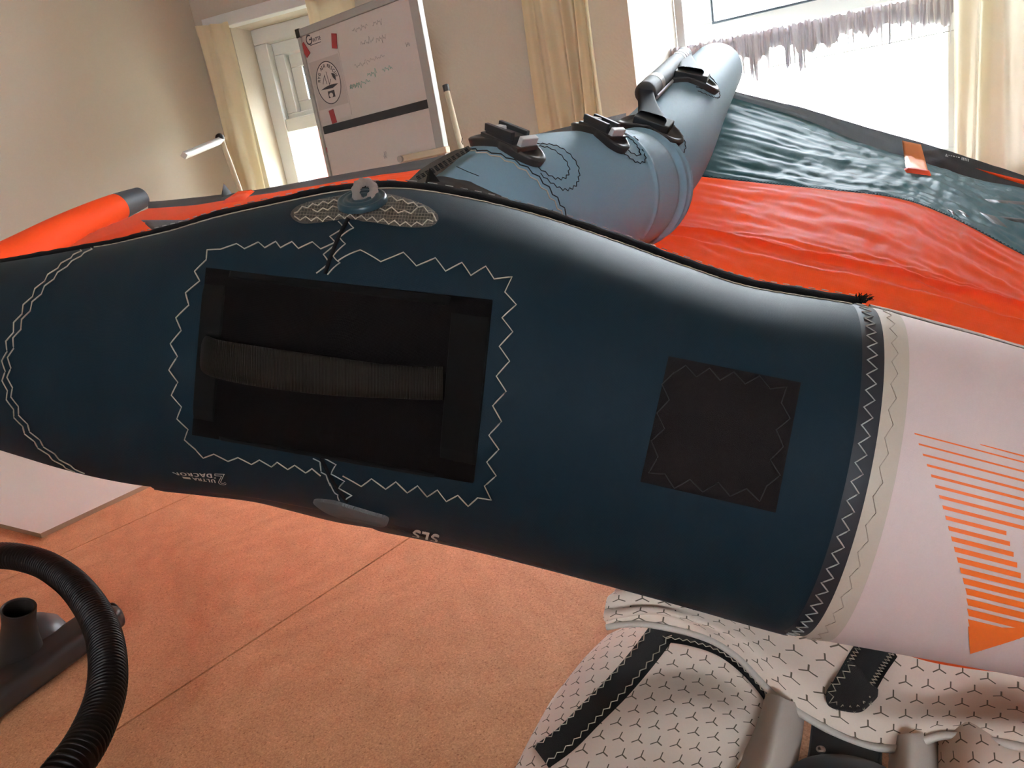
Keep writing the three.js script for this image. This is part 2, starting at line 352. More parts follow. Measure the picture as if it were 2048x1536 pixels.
curtain('cream pleated curtain hanging on the left of the big bright window', [1040, -60], [1172, -88], ZB + 0.08, 0.06, 4, 0.03, M.curtain, 1.2, 0.0, RAIL_Y);
curtain('pale cream pleated curtain at the far right of the big window', [1902, -60], [2110, -96], ZB + 0.1, 0.06, 3, 0.03, M.curtainLined, 4.0, 0.0, RAIL_Y);
{
  const rod = thing('curtain_rail', 'white curtain rail above the big bright window', 'rail');
  const a = onZ(1040, -60, ZB + 0.08), b = onZ(2110, -96, ZB + 0.1); a.y = RAIL_Y - 0.005;
  mesh('rail', box(a.x - 0.05, b.x + 0.05, a.y, a.y + 0.03, ZB + 0.05, ZB + 0.09), M.white, rod);
  for (const x of [a.x, (a.x + b.x) / 2, b.x]) mesh('bracket', box(x - 0.012, x + 0.012, a.y, a.y + 0.03, ZB, ZB + 0.06), M.white, rod);
}
// the ragged net frill across the big window
{
  const t = thing('net_frill', 'ragged grey white net frill gathered across the big window', 'net curtain');
  const z = ZB - 0.2, a = onZ(1338, 94, z), b = onZ(1915, 0, z), y = (a.y + b.y) / 2;
  a.y = b.y = y;
  const n = 420, pos = (u, v) => {
    const x = a.x + (b.x - a.x) * u, g = noise(u * 60, 3.3) + 0.6 * noise(u * 150, 7.1);
    const drop = 0.085 + 0.05 * noise(u * 34, 1.7) + (noise(u * 70, 9.2) > 0.28 ? 0.07 : 0) - 0.01;
    return v3(x + 0.004 * g * v, y + 0.012 * noise(u * 90, 4) - drop * v, z + 0.014 * Math.sin(u * 260 + 3 * g) * (0.4 + v) + 0.006 * g);
  };
  mesh('frill', grid(n, 5, (u, v) => ({ p: pos(u, v) })), M.voile, t);
  mesh('heading', grid(n, 2, (u, v) => { const p = pos(u, 0); p.y += 0.012 - 0.024 * v; p.z += 0.007; return { p }; }), M.voile, t);
  mesh('rod', sweep([v3(a.x - 0.01, y, z - 0.005), v3((a.x + b.x) / 2, y - 0.004, z - 0.005), v3(b.x + 0.02, y, z - 0.005)], 0.005, 12, 8), M.white, t);
  mesh('wire', sweep([v3(a.x, y - 0.125, z - 0.02), v3((a.x + b.x) / 2, y - 0.127, z - 0.02), v3(b.x, y - 0.125, z - 0.02)], 0.0022, 12, 6), M.alu, t);
}
// ---------------------------------------------------------------- whiteboard, turned away from the wall at its right edge
{
  const R0 = at(862, 150, 2.85), yaw = 0.3, d = v3(Math.cos(yaw), 0, Math.sin(yaw)), nrm = v3(-Math.sin(yaw), 0, Math.cos(yaw));
  const onB = (x, y) => { const r = ray(x, y), k = R0.clone().sub(eye).dot(nrm) / r.dot(nrm); return eye.clone().addScaledVector(r, k); };
  const lx = onB(627, 200).sub(R0).dot(d), top = (onB(598, 48).y + onB(835, -12).y) / 2, bot = onB(660, 390).y - 0.25, hgt = top - bot;
  const t = thing('whiteboard', 'white board on a stand with aluminium frame and a black strip across', 'whiteboard', v3(R0.x, 0, R0.z));
  t.rotation.y = -yaw; t.updateMatrixWorld(true);
  const inv = t.matrixWorld.clone().invert(), loc = (x, y) => onB(x, y).applyMatrix4(inv);
  const ft = 0.022;
  mesh('panel', box(lx, 0, bot, top, -0.016, 0), M.board, t);
  mesh('frame', merge([rbox(lx - 0.006, 0.006, top - ft, top + 0.006, -0.02, 0.008, 0.003), rbox(lx - 0.006, 0.006, bot - 0.006, bot + ft, -0.02, 0.008, 0.003), rbox(lx - 0.006, lx + 0.012, bot, top, -0.02, 0.008, 0.003), rbox(-ft - 0.012, 0.006, bot, top, -0.02, 0.008, 0.003)]), M.alu, t);
  mesh('frame_corner', rbox(lx - 0.009, lx + 0.014, top - 0.024, top + 0.009, -0.022, 0.01, 0.003), M.plastic, t);
  const b0 = loc(647, 255), b1 = loc(858, 213), by = (b0.y + b1.y) / 2;
  mesh('black_strip', rbox(b0.x, b1.x, by - 0.016, by + 0.014, 0.0005, 0.004, 0.001), M.barBlack, t);
  for (const x of [lx + 0.1, -0.1]) mesh('leg', box(x - 0.015, x + 0.015, 0, top - 0.1, -0.05, -0.02), M.alu, t);
  mesh('foot', merge([rbox(lx + 0.07, lx + 0.13, 0, 0.03, -0.3, 0.25), rbox(-0.13, -0.07, 0, 0.03, -0.3, 0.25)]), M.plastic, t);
  mesh('pen_rest', merge([rbox(-0.2, 0.03, loc(845, 310).y - 0.012, loc(845, 310).y + 0.012, 0.004, 0.03, 0.004)]), M.cream, t, 'cream bar with a round bolt');
  const bl = new THREE.CylinderGeometry(0.012, 0.012, 0.012, 16); bl.rotateX(Math.PI / 2); bl.translate(-0.19, loc(845, 310).y, 0.034);
  mesh('bolt', bl, M.alu, t);
  // handwriting: faint marker strokes as thin raised ink
  const words = (list, name, mat, r) => {
    const gs = [];
    for (const [x, y, n, w, h] of list) {
      const c = loc(x, y), pts = [];
      for (let i = 0; i <= n * 6; i++) { const u = i / (n * 6); pts.push(v3(c.x + w * u, c.y + h * (Math.sin(i * 1.7 + x) * 0.5 + 0.5 * Math.sin(i * 0.9 + y)) * (i % 17 > 13 ? 1.7 : 0.8), 0.0012)); }
      gs.push(thread(new THREE.CatmullRomCurve3(pts).getPoints(n * 18), r, 4));
    }
    mesh(name, merge(gs), mat, t);
  };
  words([[700, 230 - 55, 4, 0.055, 0.012], [735, 150, 3, 0.05, 0.01], [765, 140, 3, 0.05, 0.01], [700, 173, 5, 0.11, 0.01]], 'green_writing', std([0.25, 0.5, 0.42], { roughness: 0.6 }), 0.0011);
  words([[705, 62, 4, 0.08, 0.01], [745, 48, 3, 0.05, 0.009], [722, 88, 4, 0.07, 0.01], [752, 80, 4, 0.05, 0.012], [710, 133, 3, 0.07, 0.01], [735, 122, 4, 0.09, 0.008], [812, 90, 2, 0.02, 0.01]], 'grey_writing', std([0.42, 0.42, 0.4], { roughness: 0.6 }), 0.0008);
  words([[648, 300, 4, 0.02, 0.016]], 'red_writing', std([0.55, 0.12, 0.14], { roughness: 0.6 }), 0.0016);
  words([[768, 312, 2, 0.016, 0.02]], 'grey_mark', std([0.4, 0.38, 0.38], { roughness: 0.6 }), 0.0012);
  // the printed logo in the corner and the paper with the round emblem
  const c0 = loc(607, 62), c1 = loc(645, 92);
  const lw = Math.abs(c1.x - c0.x), lh = Math.abs(c1.y - c0.y) * 0.9;
  const logo = new THREE.PlaneGeometry(lw, lh); logo.translate((c0.x + c1.x) / 2, (c0.y + c1.y) / 2 + 0.004, 0.0012);
  mesh('printed_logo', logo, new THREE.MeshStandardMaterial({ roughness: 0.5, map: canvasTex(256, 192, (g) => {
    g.fillStyle = '#d3ccc5'; g.fillRect(0, 0, 256, 192); g.strokeStyle = '#37343c'; g.fillStyle = '#37343c'; g.lineWidth = 15;
    g.beginPath(); g.arc(62, 108, 46, -0.9, 2.2 * Math.PI - 1.1, true); g.stroke(); g.beginPath(); g.moveTo(64, 108); g.lineTo(108, 108); g.lineTo(108, 134); g.stroke();
    g.lineWidth = 7; g.beginPath(); g.moveTo(36, 62); g.lineTo(44, 8); g.stroke(); g.beginPath(); g.moveTo(60, 168); g.lineTo(250, 168); g.stroke();
    g.font = 'bold 54px sans-serif'; g.fillText('WTTE', 122, 146);
  }) }), t);
  const paper = thing('paper_sheet', 'paper sheet with a round black emblem taped to the whiteboard', 'paper', t.position.clone());
  paper.rotation.y = -yaw;
  const pa = loc(617, 85), pb = loc(692, 243), px0 = lx + 0.02, px1 = loc(688, 150).x, py1 = loc(650, 88).y, py0 = loc(668, 240).y;
  mesh('sheet', box(px0, px1, py0, py1, 0.0015, 0.0025), M.paper, paper);
  const pw = px1 - px0, phh = py1 - py0;
  const em = new THREE.PlaneGeometry(pw * 0.96, phh * 0.66); em.translate((px0 + px1) / 2, py0 + phh * 0.5, 0.0032);
  mesh('emblem', em, new THREE.MeshStandardMaterial({ roughness: 0.8, map: canvasTex(384, 480, (g) => {
    g.fillStyle = '#bdb7b2'; g.fillRect(0, 0, 384, 480); g.fillStyle = '#cfc9c3'; g.strokeStyle = '#3a373d'; g.lineWidth = 9;
    g.beginPath(); g.ellipse(192, 240, 150, 205, 0, 0, 7); g.fill(); g.stroke(); g.fillStyle = '#3a373d';
    g.font = 'bold 46px sans-serif';
    const s = 'RYG AIR RESCUE'; for (let i = 0; i < s.length; i++) { const a = -Math.PI * 0.93 + i / (s.length - 1) * Math.PI * 0.86; g.save(); g.translate(192 + 112 * Math.cos(a), 235 + 160 * Math.sin(a)); g.rotate(a + Math.PI / 2); g.fillText(s[i], -14, 14); g.restore(); }
    g.lineWidth = 6; g.beginPath(); g.moveTo(120, 240); g.lineTo(160, 160); g.lineTo(170, 250); g.moveTo(190, 130); g.lineTo(200, 260); g.lineTo(230, 210); g.stroke();
    g.beginPath(); g.moveTo(248, 160); g.quadraticCurveTo(300, 160, 290, 240); g.quadraticCurveTo(262, 215, 248, 160); g.fill();
    g.beginPath(); g.moveTo(80, 290); g.quadraticCurveTo(190, 250, 310, 272); g.lineTo(230, 300); g.closePath(); g.fill();
    g.fillRect(158, 320, 84, 66); g.fillStyle = '#cfc9c3'; g.beginPath(); g.arc(192, 362, 24, 0, 7); g.fill();
  }) }), paper);
  const tape = (x, y, rot, what) => { const c = loc(x, y), g = rbox(-0.014, 0.014, -0.026, 0.026, 0.0025, 0.005, 0.001); g.rotateZ(rot); const o = mesh('red_tape', g, M.redTape); o.position.copy(v3(c.x, c.y, 0).applyMatrix4(t.matrixWorld)); o.rotation.y = -yaw; tag(o, what, 'tape'); };
  tape(612, 100, 0.5, 'piece of dark red tape on the upper left corner of the paper');
  tape(670, 82, -0.25, 'piece of dark red tape on the upper right corner of the paper');
  tape(667, 233, 0.1, 'piece of dark red tape below the round emblem');
}
// cream poles and the white rail in the corner
{
  const a = at(894, 183, 3.0), b = at(921, 290, 2.96), d = b.clone().sub(a);
  const t = thing('cream_pole', 'cream pole with a dark cap leaning beside the whiteboard', 'pole', v3(0, 0, 0));
  const foot = a.clone().addScaledVector(d, (0.0 - a.y) / d.y * 1.0);
  mesh('shaft', sweep([a, a.clone().lerp(foot, 0.5), foot], 0.0105, 8, 14), M.cream, t);
  const top = a.clone().addScaledVector(d, -0.12);
  mesh('cap', sweep([top, a.clone().lerp(top, 0.5), a], 0.0125, 4, 14), M.plasticBrown, t);
}
{
  const t = thing('wall_bracket', 'white metal bar standing off a slim post beside the corner curtain', 'bracket');
  const c = at(443, 280, 3.72), e = at(368, 311, 3.35), f0 = at(482, 386, 3.66), dn = f0.clone().sub(c), foot = c.clone().addScaledVector(dn, -c.y / dn.y);
  mesh('bar', sweep([c, c.clone().lerp(e, 0.5), e], 0.0155, 6, 4), M.white, t);
  mesh('post', sweep([c, c.clone().lerp(foot, 0.5), foot], 0.011, 6, 12), M.cream, t);
  const k = new THREE.SphereGeometry(0.02, 16, 12); const kp = at(440, 276, 3.72); k.translate(kp.x, kp.y, kp.z);
  mesh('knob', k, M.plastic, t);
  const s = new THREE.CylinderGeometry(0.006, 0.006, 0.01, 12); s.rotateX(Math.PI / 2); const sp = at(411, 295, 3.53); s.translate(sp.x, sp.y, sp.z + 0.008);
  mesh('screw', s, M.alu, t);
}
// ---------------------------------------------------------------- the inflatable wing
const wing = thing('inflatable_wing', 'large upturned inflatable wing with dark leading edge, orange and teal canopy and handles', 'wing');
class Tube {
  // stations: upper and lower outline of the tube along sight lines, and how far off its axis is there
  constructor(st) {
    this.C = []; this.R = [];
    for (const [ux, uy, lx, ly, r] of st) { const a = ray(ux, uy), b = ray(lx, ly), h = a.angleTo(b) / 2; this.C.push(eye.clone().addScaledVector(a.clone().add(b).normalize(), r)); this.R.push(r * Math.sin(h)); }
    this.n = 400; this.P = []; this.r = []; this.L = [0];
    for (let i = 0; i <= this.n; i++) { this.P.push(spline(this.C, i / this.n)); this.r.push(spline(this.R, i / this.n)); if (i) this.L.push(this.L[i - 1] + this.P[i].distanceTo(this.P[i - 1])); }
    // smooth the axis a little
    this.T = this.P.map((p, i) => this.P[Math.min(i + 4, this.n)].clone().sub(this.P[Math.max(i - 4, 0)]).normalize());
  }
  get len() { return this.L[this.n]; }
  f(l) { let a = 0, b = this.n; while (b - a > 1) { const m = (a + b) >> 1; if (this.L[m] <= l) a = m; else b = m; } return Math.max(0, Math.min(this.n - 1e-6, a + (l - this.L[a]) / (this.L[b] - this.L[a]))); }
  frame(l) {
    const s = this.f(l), i = Math.floor(s), t = s - i, k = Math.min(i + 1, this.n);
    const c = this.P[i].clone().lerp(this.P[k], t), T = this.T[i].clone().lerp(this.T[k], t).normalize(), r = this.r[i] * (1 - t) + this.r[k] * t;
    const Vw = eye.clone().sub(c); Vw.addScaledVector(T, -Vw.dot(T)).normalize();
    return { c, T, r, V: Vw, N: Vw.clone().cross(T) };
  }
  p(l, th, off = 0) { const q = this.frame(l); return q.c.addScaledVector(q.V, Math.cos(th) * (q.r + off)).addScaledVector(q.N, Math.sin(th) * (q.r + off)); }
  geo(l0, l1, nl, nt, bump = () => 0) { return grid(nl, nt, (u, v) => { const l = l0 + (l1 - l0) * u, th = Math.PI * (2 * v - 1); return { p: this.p(l, th, bump(l, th)), uv: [l, th * this.k] }; }); }
}
const LE = new Tube([
  [-290, 583, -290, 807, 1.36], [-140, 560, -140, 847, 1.19], [0, 532, 0, 887, 1.05], [180, 502, 172, 940, 0.965], [300, 484, 288, 968, 0.92], [420, 460, 402, 983, 0.875], [550, 424, 528, 998, 0.83], [690, 392, 660, 1023, 0.8], [800, 380, 748, 1037, 0.78], [900, 390, 800, 1052, 0.765], [1050, 424, 915, 1084, 0.752], [1200, 473, 1050, 1121, 0.744], [1350, 527, 1190, 1159, 0.74], [1500, 574, 1330, 1196, 0.742], [1735, 614, 1562, 1260, 0.757], [1900, 658, 1748, 1296, 0.772], [2048, 702, 1930, 1330, 0.796], [2300, 764, 2200, 1381, 0.84], [2560, 827, 2480, 1431, 0.9],
]);
LE.k = 0.14;
const STR = new Tube([
  [860, 372, 905, 640, 0.84], [937, 298, 990, 590, 0.9], [1062, 270, 1112, 545, 0.985], [1190, 262, 1232, 507, 1.07], [1250, 265, 1292, 487, 1.135], [1280, 274, 1316, 474, 1.165],
]);
const STR2 = new Tube([
  [1180, 305, 1325, 445, 1.13], [1225, 262, 1374, 396, 1.22], [1268, 222, 1402, 346, 1.32], [1331, 166, 1443, 246, 1.54], [1386, 112, 1472, 176, 1.84],
]);
STR.k = STR2.k = 0.08;
const sRing = STR.L[Math.round(4 / 5 * STR.n)];
const seamL = LE.L[Math.round(14 / 18 * LE.n)];
const leNavy = mesh('leading_edge', LE.geo(0, seamL, 300, 96), M.navy, wing, 'dark navy leading edge tube');
const leWhite = mesh('white_leading_edge', LE.geo(seamL, LE.len, 100, 96), M.dacron, wing, 'white leading edge section with orange stripes');
const LEs = [leNavy, leWhite];
const domeOf = (tube, k) => grid(64, 14, (u, v) => { const q = tube.frame(tube.len), th = Math.PI * (2 * u - 1), w = v * Math.PI / 2; return { p: q.c.clone().addScaledVector(q.T, Math.sin(w) * q.r * k).addScaledVector(q.V, Math.cos(th) * q.r * Math.cos(w)).addScaledVector(q.N, Math.sin(th) * q.r * Math.cos(w)), uv: [tube.len, th * tube.k] }; });
const weld = (l, c, h, w) => h * Math.exp(-(((l - c) / w) ** 2));
const strut = mesh('strut_front', merge([STR.geo(0.02, STR.len, 240, 64, (l) => weld(l, sRing - 0.004, 0.0045, 0.005) - weld(l, sRing - 0.018, 0.002, 0.005) + weld(l, sRing + 0.022, 0.003, 0.004) + weld(l, sRing - 0.075, 0.002, 0.003)), domeOf(STR, 0.12)]), M.strut, wing, 'blue grey front part of the strut tube');
const strut2 = mesh('strut_rear', merge([STR2.geo(0.0, STR2.len, 220, 64), domeOf(STR2, 0.62)]), M.strut, wing, 'blue grey rear part of the strut tube rising to the window');
scene.updateMatrixWorld(true);
const spot = (tube, uv) => [uv.x, uv.y / tube.k];
// a line of stitching over a tube, along sight lines, zigzagging in the tube's own metres
function onTube(tube, list, px, step) {
  const out = [];
  const P = px.map(([x, y]) => v3(x, y, 0)), c = new THREE.CatmullRomCurve3(P, false, 'centripetal');
  const N = Math.max(8, Math.round(c.getLength() / (step || 6)));
  for (const q of c.getSpacedPoints(N)) { const h = hit(q.x, q.y, list); if (h && h.uv && Math.abs(h.uv.y / tube.k) < 1.8) out.push([h.uv.x, h.uv.y]); }
  return out;
}
function zigzag(tube, list, px, period, amp, r, name, mat, parent = wing, off = 0.0006, label) {
  const pl = onTube(tube, list, px);
  if (pl.length < 3) return null;
  const S = [0]; for (let i = 1; i < pl.length; i++) S.push(S[i - 1] + Math.hypot(pl[i][0] - pl[i - 1][0], pl[i][1] - pl[i - 1][1]));
  const tot = S[S.length - 1], n = Math.max(2, Math.round(tot / period * 2)), tip = [];
  let k = 0;
  for (let i = 0; i <= n; i++) {
    const s = tot * i / n; while (k < S.length - 2 && S[k + 1] < s) k++;
    const t = (s - S[k]) / Math.max(1e-9, S[k + 1] - S[k]), a = pl[k], b = pl[k + 1], dx = b[0] - a[0], dy = b[1] - a[1], dl = Math.hypot(dx, dy) || 1, w = (i & 1 ? 1 : -1) * amp;
    tip.push([a[0] + dx * t - dy / dl * w, a[1] + dy * t + dx / dl * w]);
  }
  const pts = [];
  for (let i = 0; i < n; i++) for (let j = 0; j < 5; j++) { const t = j / 5; pts.push(tube.p(tip[i][0] + (tip[i + 1][0] - tip[i][0]) * t, (tip[i][1] + (tip[i + 1][1] - tip[i][1]) * t) / tube.k, off)); }
  pts.push(tube.p(tip[n][0], tip[n][1] / tube.k, off));
  return mesh(name, thread(pts, r), mat, parent, label);
}
const arc = (tube, l, t0, t1, r, off) => { const p = []; for (let i = 0; i <= 80; i++) p.push(tube.p(l, t0 + (t1 - t0) * i / 80, off)); return thread(p, r); };
// flat pieces sewn on: a ring by ring fill of an outline, standing off the cloth by its thickness
function patch(list, outline, off, rings = 10, smooth = false) {
  let P = outline.map(([x, y]) => v3(x, y, 0));
  if (smooth) P = new THREE.CatmullRomCurve3(P, true, 'centripetal').getSpacedPoints(90).slice(0, 90);
  else { const q = []; for (let i = 0; i < P.length; i++) for (let j = 0; j < 14; j++) q.push(P[i].clone().lerp(P[(i + 1) % P.length], j / 14)); P = q; }
  const c = P.reduce((a, b) => a.add(b), v3(0, 0, 0)).divideScalar(P.length), n = P.length, pos = [], uv = [], idx = [];
  let last = null;
  const put = (x, y, o) => { const h = hit(x, y, list) || last; if (!h) return; last = h; const p = h.p.clone().addScaledVector(h.n, o); pos.push(p.x, p.y, p.z); uv.push(h.uv ? h.uv.x : 0, h.uv ? h.uv.y : 0); };
  put(c.x, c.y, off);
  for (let k = 1; k <= rings + 1; k++) for (const p of P) { const t = Math.min(k, rings) / rings; put(c.x + (p.x - c.x) * t, c.y + (p.y - c.y) * t, k > rings ? -0.001 : off); }
  for (let i = 0; i < n; i++) idx.push(0, 1 + i, 1 + (i + 1) % n);
  for (let k = 0; k < rings; k++) for (let i = 0; i < n; i++) { const a = 1 + k * n + i, b = 1 + k * n + (i + 1) % n, d = a + n, e = b + n; idx.push(a, d, e, a, e, b); }
  const g = new THREE.BufferGeometry();
  g.setAttribute('position', new THREE.Float32BufferAttribute(pos, 3)); g.setAttribute('uv', new THREE.Float32BufferAttribute(uv, 2)); g.setIndex(idx); g.computeVertexNormals();
  return g;
}
function quad(list, [a, b, c, d], nu, nv, off, fl = [0, 1, 0, 1]) {                    // four corners; own 0..1 uv for flat print
  let last = null;
  return grid(nu, nv, (u, v) => {
    const x = (a[0] * (1 - u) + b[0] * u) * (1 - v) + (d[0] * (1 - u) + c[0] * u) * v, y = (a[1] * (1 - u) + b[1] * u) * (1 - v) + (d[1] * (1 - u) + c[1] * u) * v;
    const h = hit(x, y, list) || last || hit((a[0] + b[0] + c[0] + d[0]) / 4, (a[1] + b[1] + c[1] + d[1]) / 4, list); if (!h) { console.log('no cloth under', a, b, c, d); return { p: at(x, y, 1), uv: [0, 0] }; } last = h; const edge = off > 0.001 && (u < 1e-6 || u > 1 - 1e-6 || v < 1e-6 || v > 1 - 1e-6);
    return { p: h.p.clone().addScaledVector(h.n, edge ? 0 : off), uv: [fl[0] + (fl[1] - fl[0]) * u, fl[2] + (fl[3] - fl[2]) * v] };
  });
}
// --- stitching on the leading edge
zigzag(LE, LEs, [[180, 490], [110, 540], [58, 600], [24, 665], [10, 710], [10, 770], [30, 830], [64, 880], [110, 920], [150, 945]], 0.021, 0.0022, 0.0007, 'zigzag_stitching', M.stitch);
zigzag(LE, LEs, [[196, 490], [125, 540], [72, 600], [36, 665], [21, 710], [21, 770], [42, 830], [78, 880], [124, 920], [165, 945]], 0.021, 0.0022, 0.0007, 'zigzag_stitching', M.stitch);
zigzag(LE, LEs, [[668, 492], [600, 491], [540, 490], [470, 494], [432, 496], [408, 515], [395, 555], [370, 610], [354, 665], [347, 720], [350, 780], [360, 830], [372, 865], [390, 905], [425, 912], [480, 920], [560, 930], [640, 945]], 0.021, 0.0032, 0.00062, 'zigzag_stitching', M.stitch);
zigzag(LE, LEs, [[682, 512], [740, 512], [800, 516], [870, 528], [940, 540], [1004, 553], [1021, 575], [1016, 640], [1010, 700], [1000, 790], [990, 860], [985, 920], [970, 1000], [940, 1003], [860, 985], [780, 970], [690, 960]], 0.0205, 0.0048, 0.0006, 'zigzag_stitching', M.stitch);
zigzag(LE, LEs, [[688, 443], [672, 470], [660, 500], [650, 530], [642, 548]], 0.018, 0.0045, 0.0006, 'zigzag_stitching', M.stitch);
zigzag(LE, LEs, [[706, 443], [690, 470], [678, 500], [670, 530], [662, 550]], 0.018, 0.0045, 0.0006, 'zigzag_stitching', M.stitch);
zigzag(LE, LEs, [[630, 912], [645, 940], [662, 970], [680, 1000]], 0.016, 0.004, 0.0006, 'zigzag_stitching', M.stitchGrey);
zigzag(LE, LEs, [[655, 912], [668, 940], [684, 970], [700, 1000]], 0.016, 0.004, 0.0006, 'zigzag_stitching', M.stitchGrey);
zigzag(LE, LEs, [[697, 440], [680, 470], [667, 500], [657, 530], [650, 550]], 0.03, 0.0001, 0.0022, 'centre_seam', M.blackTape);
zigzag(LE, LEs, [[642, 910], [655, 940], [672, 970], [695, 1003]], 0.03, 0.0001, 0.002, 'centre_seam', M.blackTape);
{ // the seam of the navy and the white section
  const T0 = -1.52, T1 = 1.36, pl = (dl, n, amp) => { const p = []; for (let i = 0; i <= n; i++) { const a = T0 + (T1 - T0) * i / n, b = T0 + (T1 - T0) * Math.min(i + 1, n) / n; for (let j = 0; j < 4; j++) { const t = j / 4, w = (i & 1 ? 1 : -1) * amp * (1 - 2 * t); p.push(LE.p(seamL + dl + w, a + (b - a) * t, 0.0012)); } } return p; };
  mesh('seam_tape', grid(4, 80, (u, v) => ({ p: LE.p(seamL - 0.014 + 0.019 * u, -1.75 + 3.4 * v, u === 0 || u === 1 ? 0.0001 : 0.0008), uv: [u * 0.02, v * 0.5] })), std([0.008, 0.01, 0.016], { roughness: 0.6 }), wing, 'black seam tape');
  mesh('white_overlap', grid(4, 80, (u, v) => ({ p: LE.p(seamL + 0.004 + 0.023 * u, -1.75 + 3.4 * v, u === 0 || u === 1 ? 0.0001 : 0.0006), uv: [u * 0.02, v * 0.5] })), M.bandTape, wing, 'beige overlap band beside the seam');
  mesh('seam_stitching', thread(pl(-0.006, 62, 0.0042), 0.0006), M.stitchGrey, wing);
  mesh('seam_stitching', thread(pl(0.014, 40, 0.003), 0.0004), M.bandTape, wing);
}
// --- welt along the upper edge with its fraying end
{
  const lw0 = onTube(LE, LEs, [[182, 540], [190, 540]], 2)[0][0], sil = (l) => { const q = LE.frame(l); return Math.acos(Math.min(1, q.r / q.c.distanceTo(eye))); };
  const l1 = seamL - 0.004;
  const welt = (l0, l2, dth, w, h) => grid(220, 12, (u, v) => { const l = l0 + (l2 - l0) * u, a = v * Math.PI * 2, th = sil(l) + dth(l) + Math.cos(a) * w / 0.14; return { p: LE.p(l, th, h * (0.55 + 0.55 * Math.sin(a)) + 0.0012 * noise(l * 60, 2) ), uv: [l, v * 0.03] }; });
  const ramp = (l) => Math.min(1, Math.max(0, (l - lw0) / 0.25));
  mesh('edge_welt', welt(lw0 - 0.3, l1, (l) => 0.02 + 0.0 * ramp(l), 0.006, 0.007), M.blackTape, wing, 'black sewn welt along the upper edge');
  const st = (dth, n, amp, l0, off) => { const p = []; for (let i = 0; i <= n; i++) { const l = l0 + (l1 - 0.01 - l0) * i / n; p.push(LE.p(l, sil(l) + dth + (i & 1 ? amp : -amp), off)); } return new THREE.CatmullRomCurve3(p).getPoints(n * 4); };
  mesh('welt_stitching', thread(st(-0.075, 110, 0.011, LE.len * 0.3, 0.0008), 0.00065), M.stitch, wing);
  const g = []; for (let i = 0; i < 60; i++) { const l = LE.len * 0.34 + (l1 - LE.len * 0.34) * i / 60; g.push(thread([LE.p(l, sil(l) + 0.012, 0.0085), LE.p(l + 0.006, sil(l) + 0.012, 0.0085)], 0.0004)); }
  mesh('welt_dashes', merge(g), M.stitchGrey, wing);
  const fr = []; for (let i = 0; i < 60; i++) { const l = l1 + (rnd() - 0.6) * 0.008, th = sil(l) + (rnd() - 0.5) * 0.09, a = LE.p(l, th, 0.003), b = LE.p(l + (rnd() - 0.3) * 0.012, th + (rnd() - 0.5) * 0.1, 0.006 + rnd() * 0.006); fr.push(thread([a, a.clone().lerp(b, 0.5).addScaledVector(v3(0, 1, 0), 0.001), b], 0.00035)); }
  mesh('frayed_end', merge(fr), M.blackTape, wing).userData.kind = 'stuff';
  const ed = grid(80, 8, (u, v) => { const l = seamL + 0.004 + 0.5 * u, a = v * Math.PI * 2, th = sil(l) + 0.02 + Math.cos(a) * 0.03; return { p: LE.p(l, th, 0.0025 * (0.6 + 0.6 * Math.sin(a))), uv: [l, v * 0.02] }; });
  mesh('white_edge_welt', ed, M.bandTape, wing);
  // lower flap: a strip hanging a little below the tube
  const silB = (l) => -sil(l), la = onTube(LE, LEs, [[205, 920], [210, 920]], 2)[0][0], lb = seamL - 0.01;
  const wd = (l) => { const u = (l - la) / (lb - la); return 0.004 + 0.01 * Math.exp(-(((u - 0.32) / 0.2) ** 2)) + 0.004 * (1 - u); };
  mesh('lower_flap', grid(200, 6, (u, v) => { const l = la + (lb - la) * u, th = silB(l) + 0.1; const q = LE.p(l, th - v * 0.3, v < 0.01 ? 0 : 0.0015); const dn = v3(0, -1, 0); return { p: q.addScaledVector(dn, wd(l) * v), uv: [l, v * 0.03] }; }), std([0.012, 0.012, 0.018], { roughness: 0.6 }), wing, 'dark sewn flap along the lower edge');
  LEs.push(wing.children[wing.children.length - 1]); scene.updateMatrixWorld(true);
  mesh('flap_stitching', thread((() => { const p = []; for (let i = 0; i <= 260; i++) { const l = la + (lb - la) * i / 260, th = silB(l) + 0.055; p.push(LE.p(l, th - 0.012 * (i & 1), 0.0028)); } return p; })(), 0.0003), M.barBlack, wing);
}
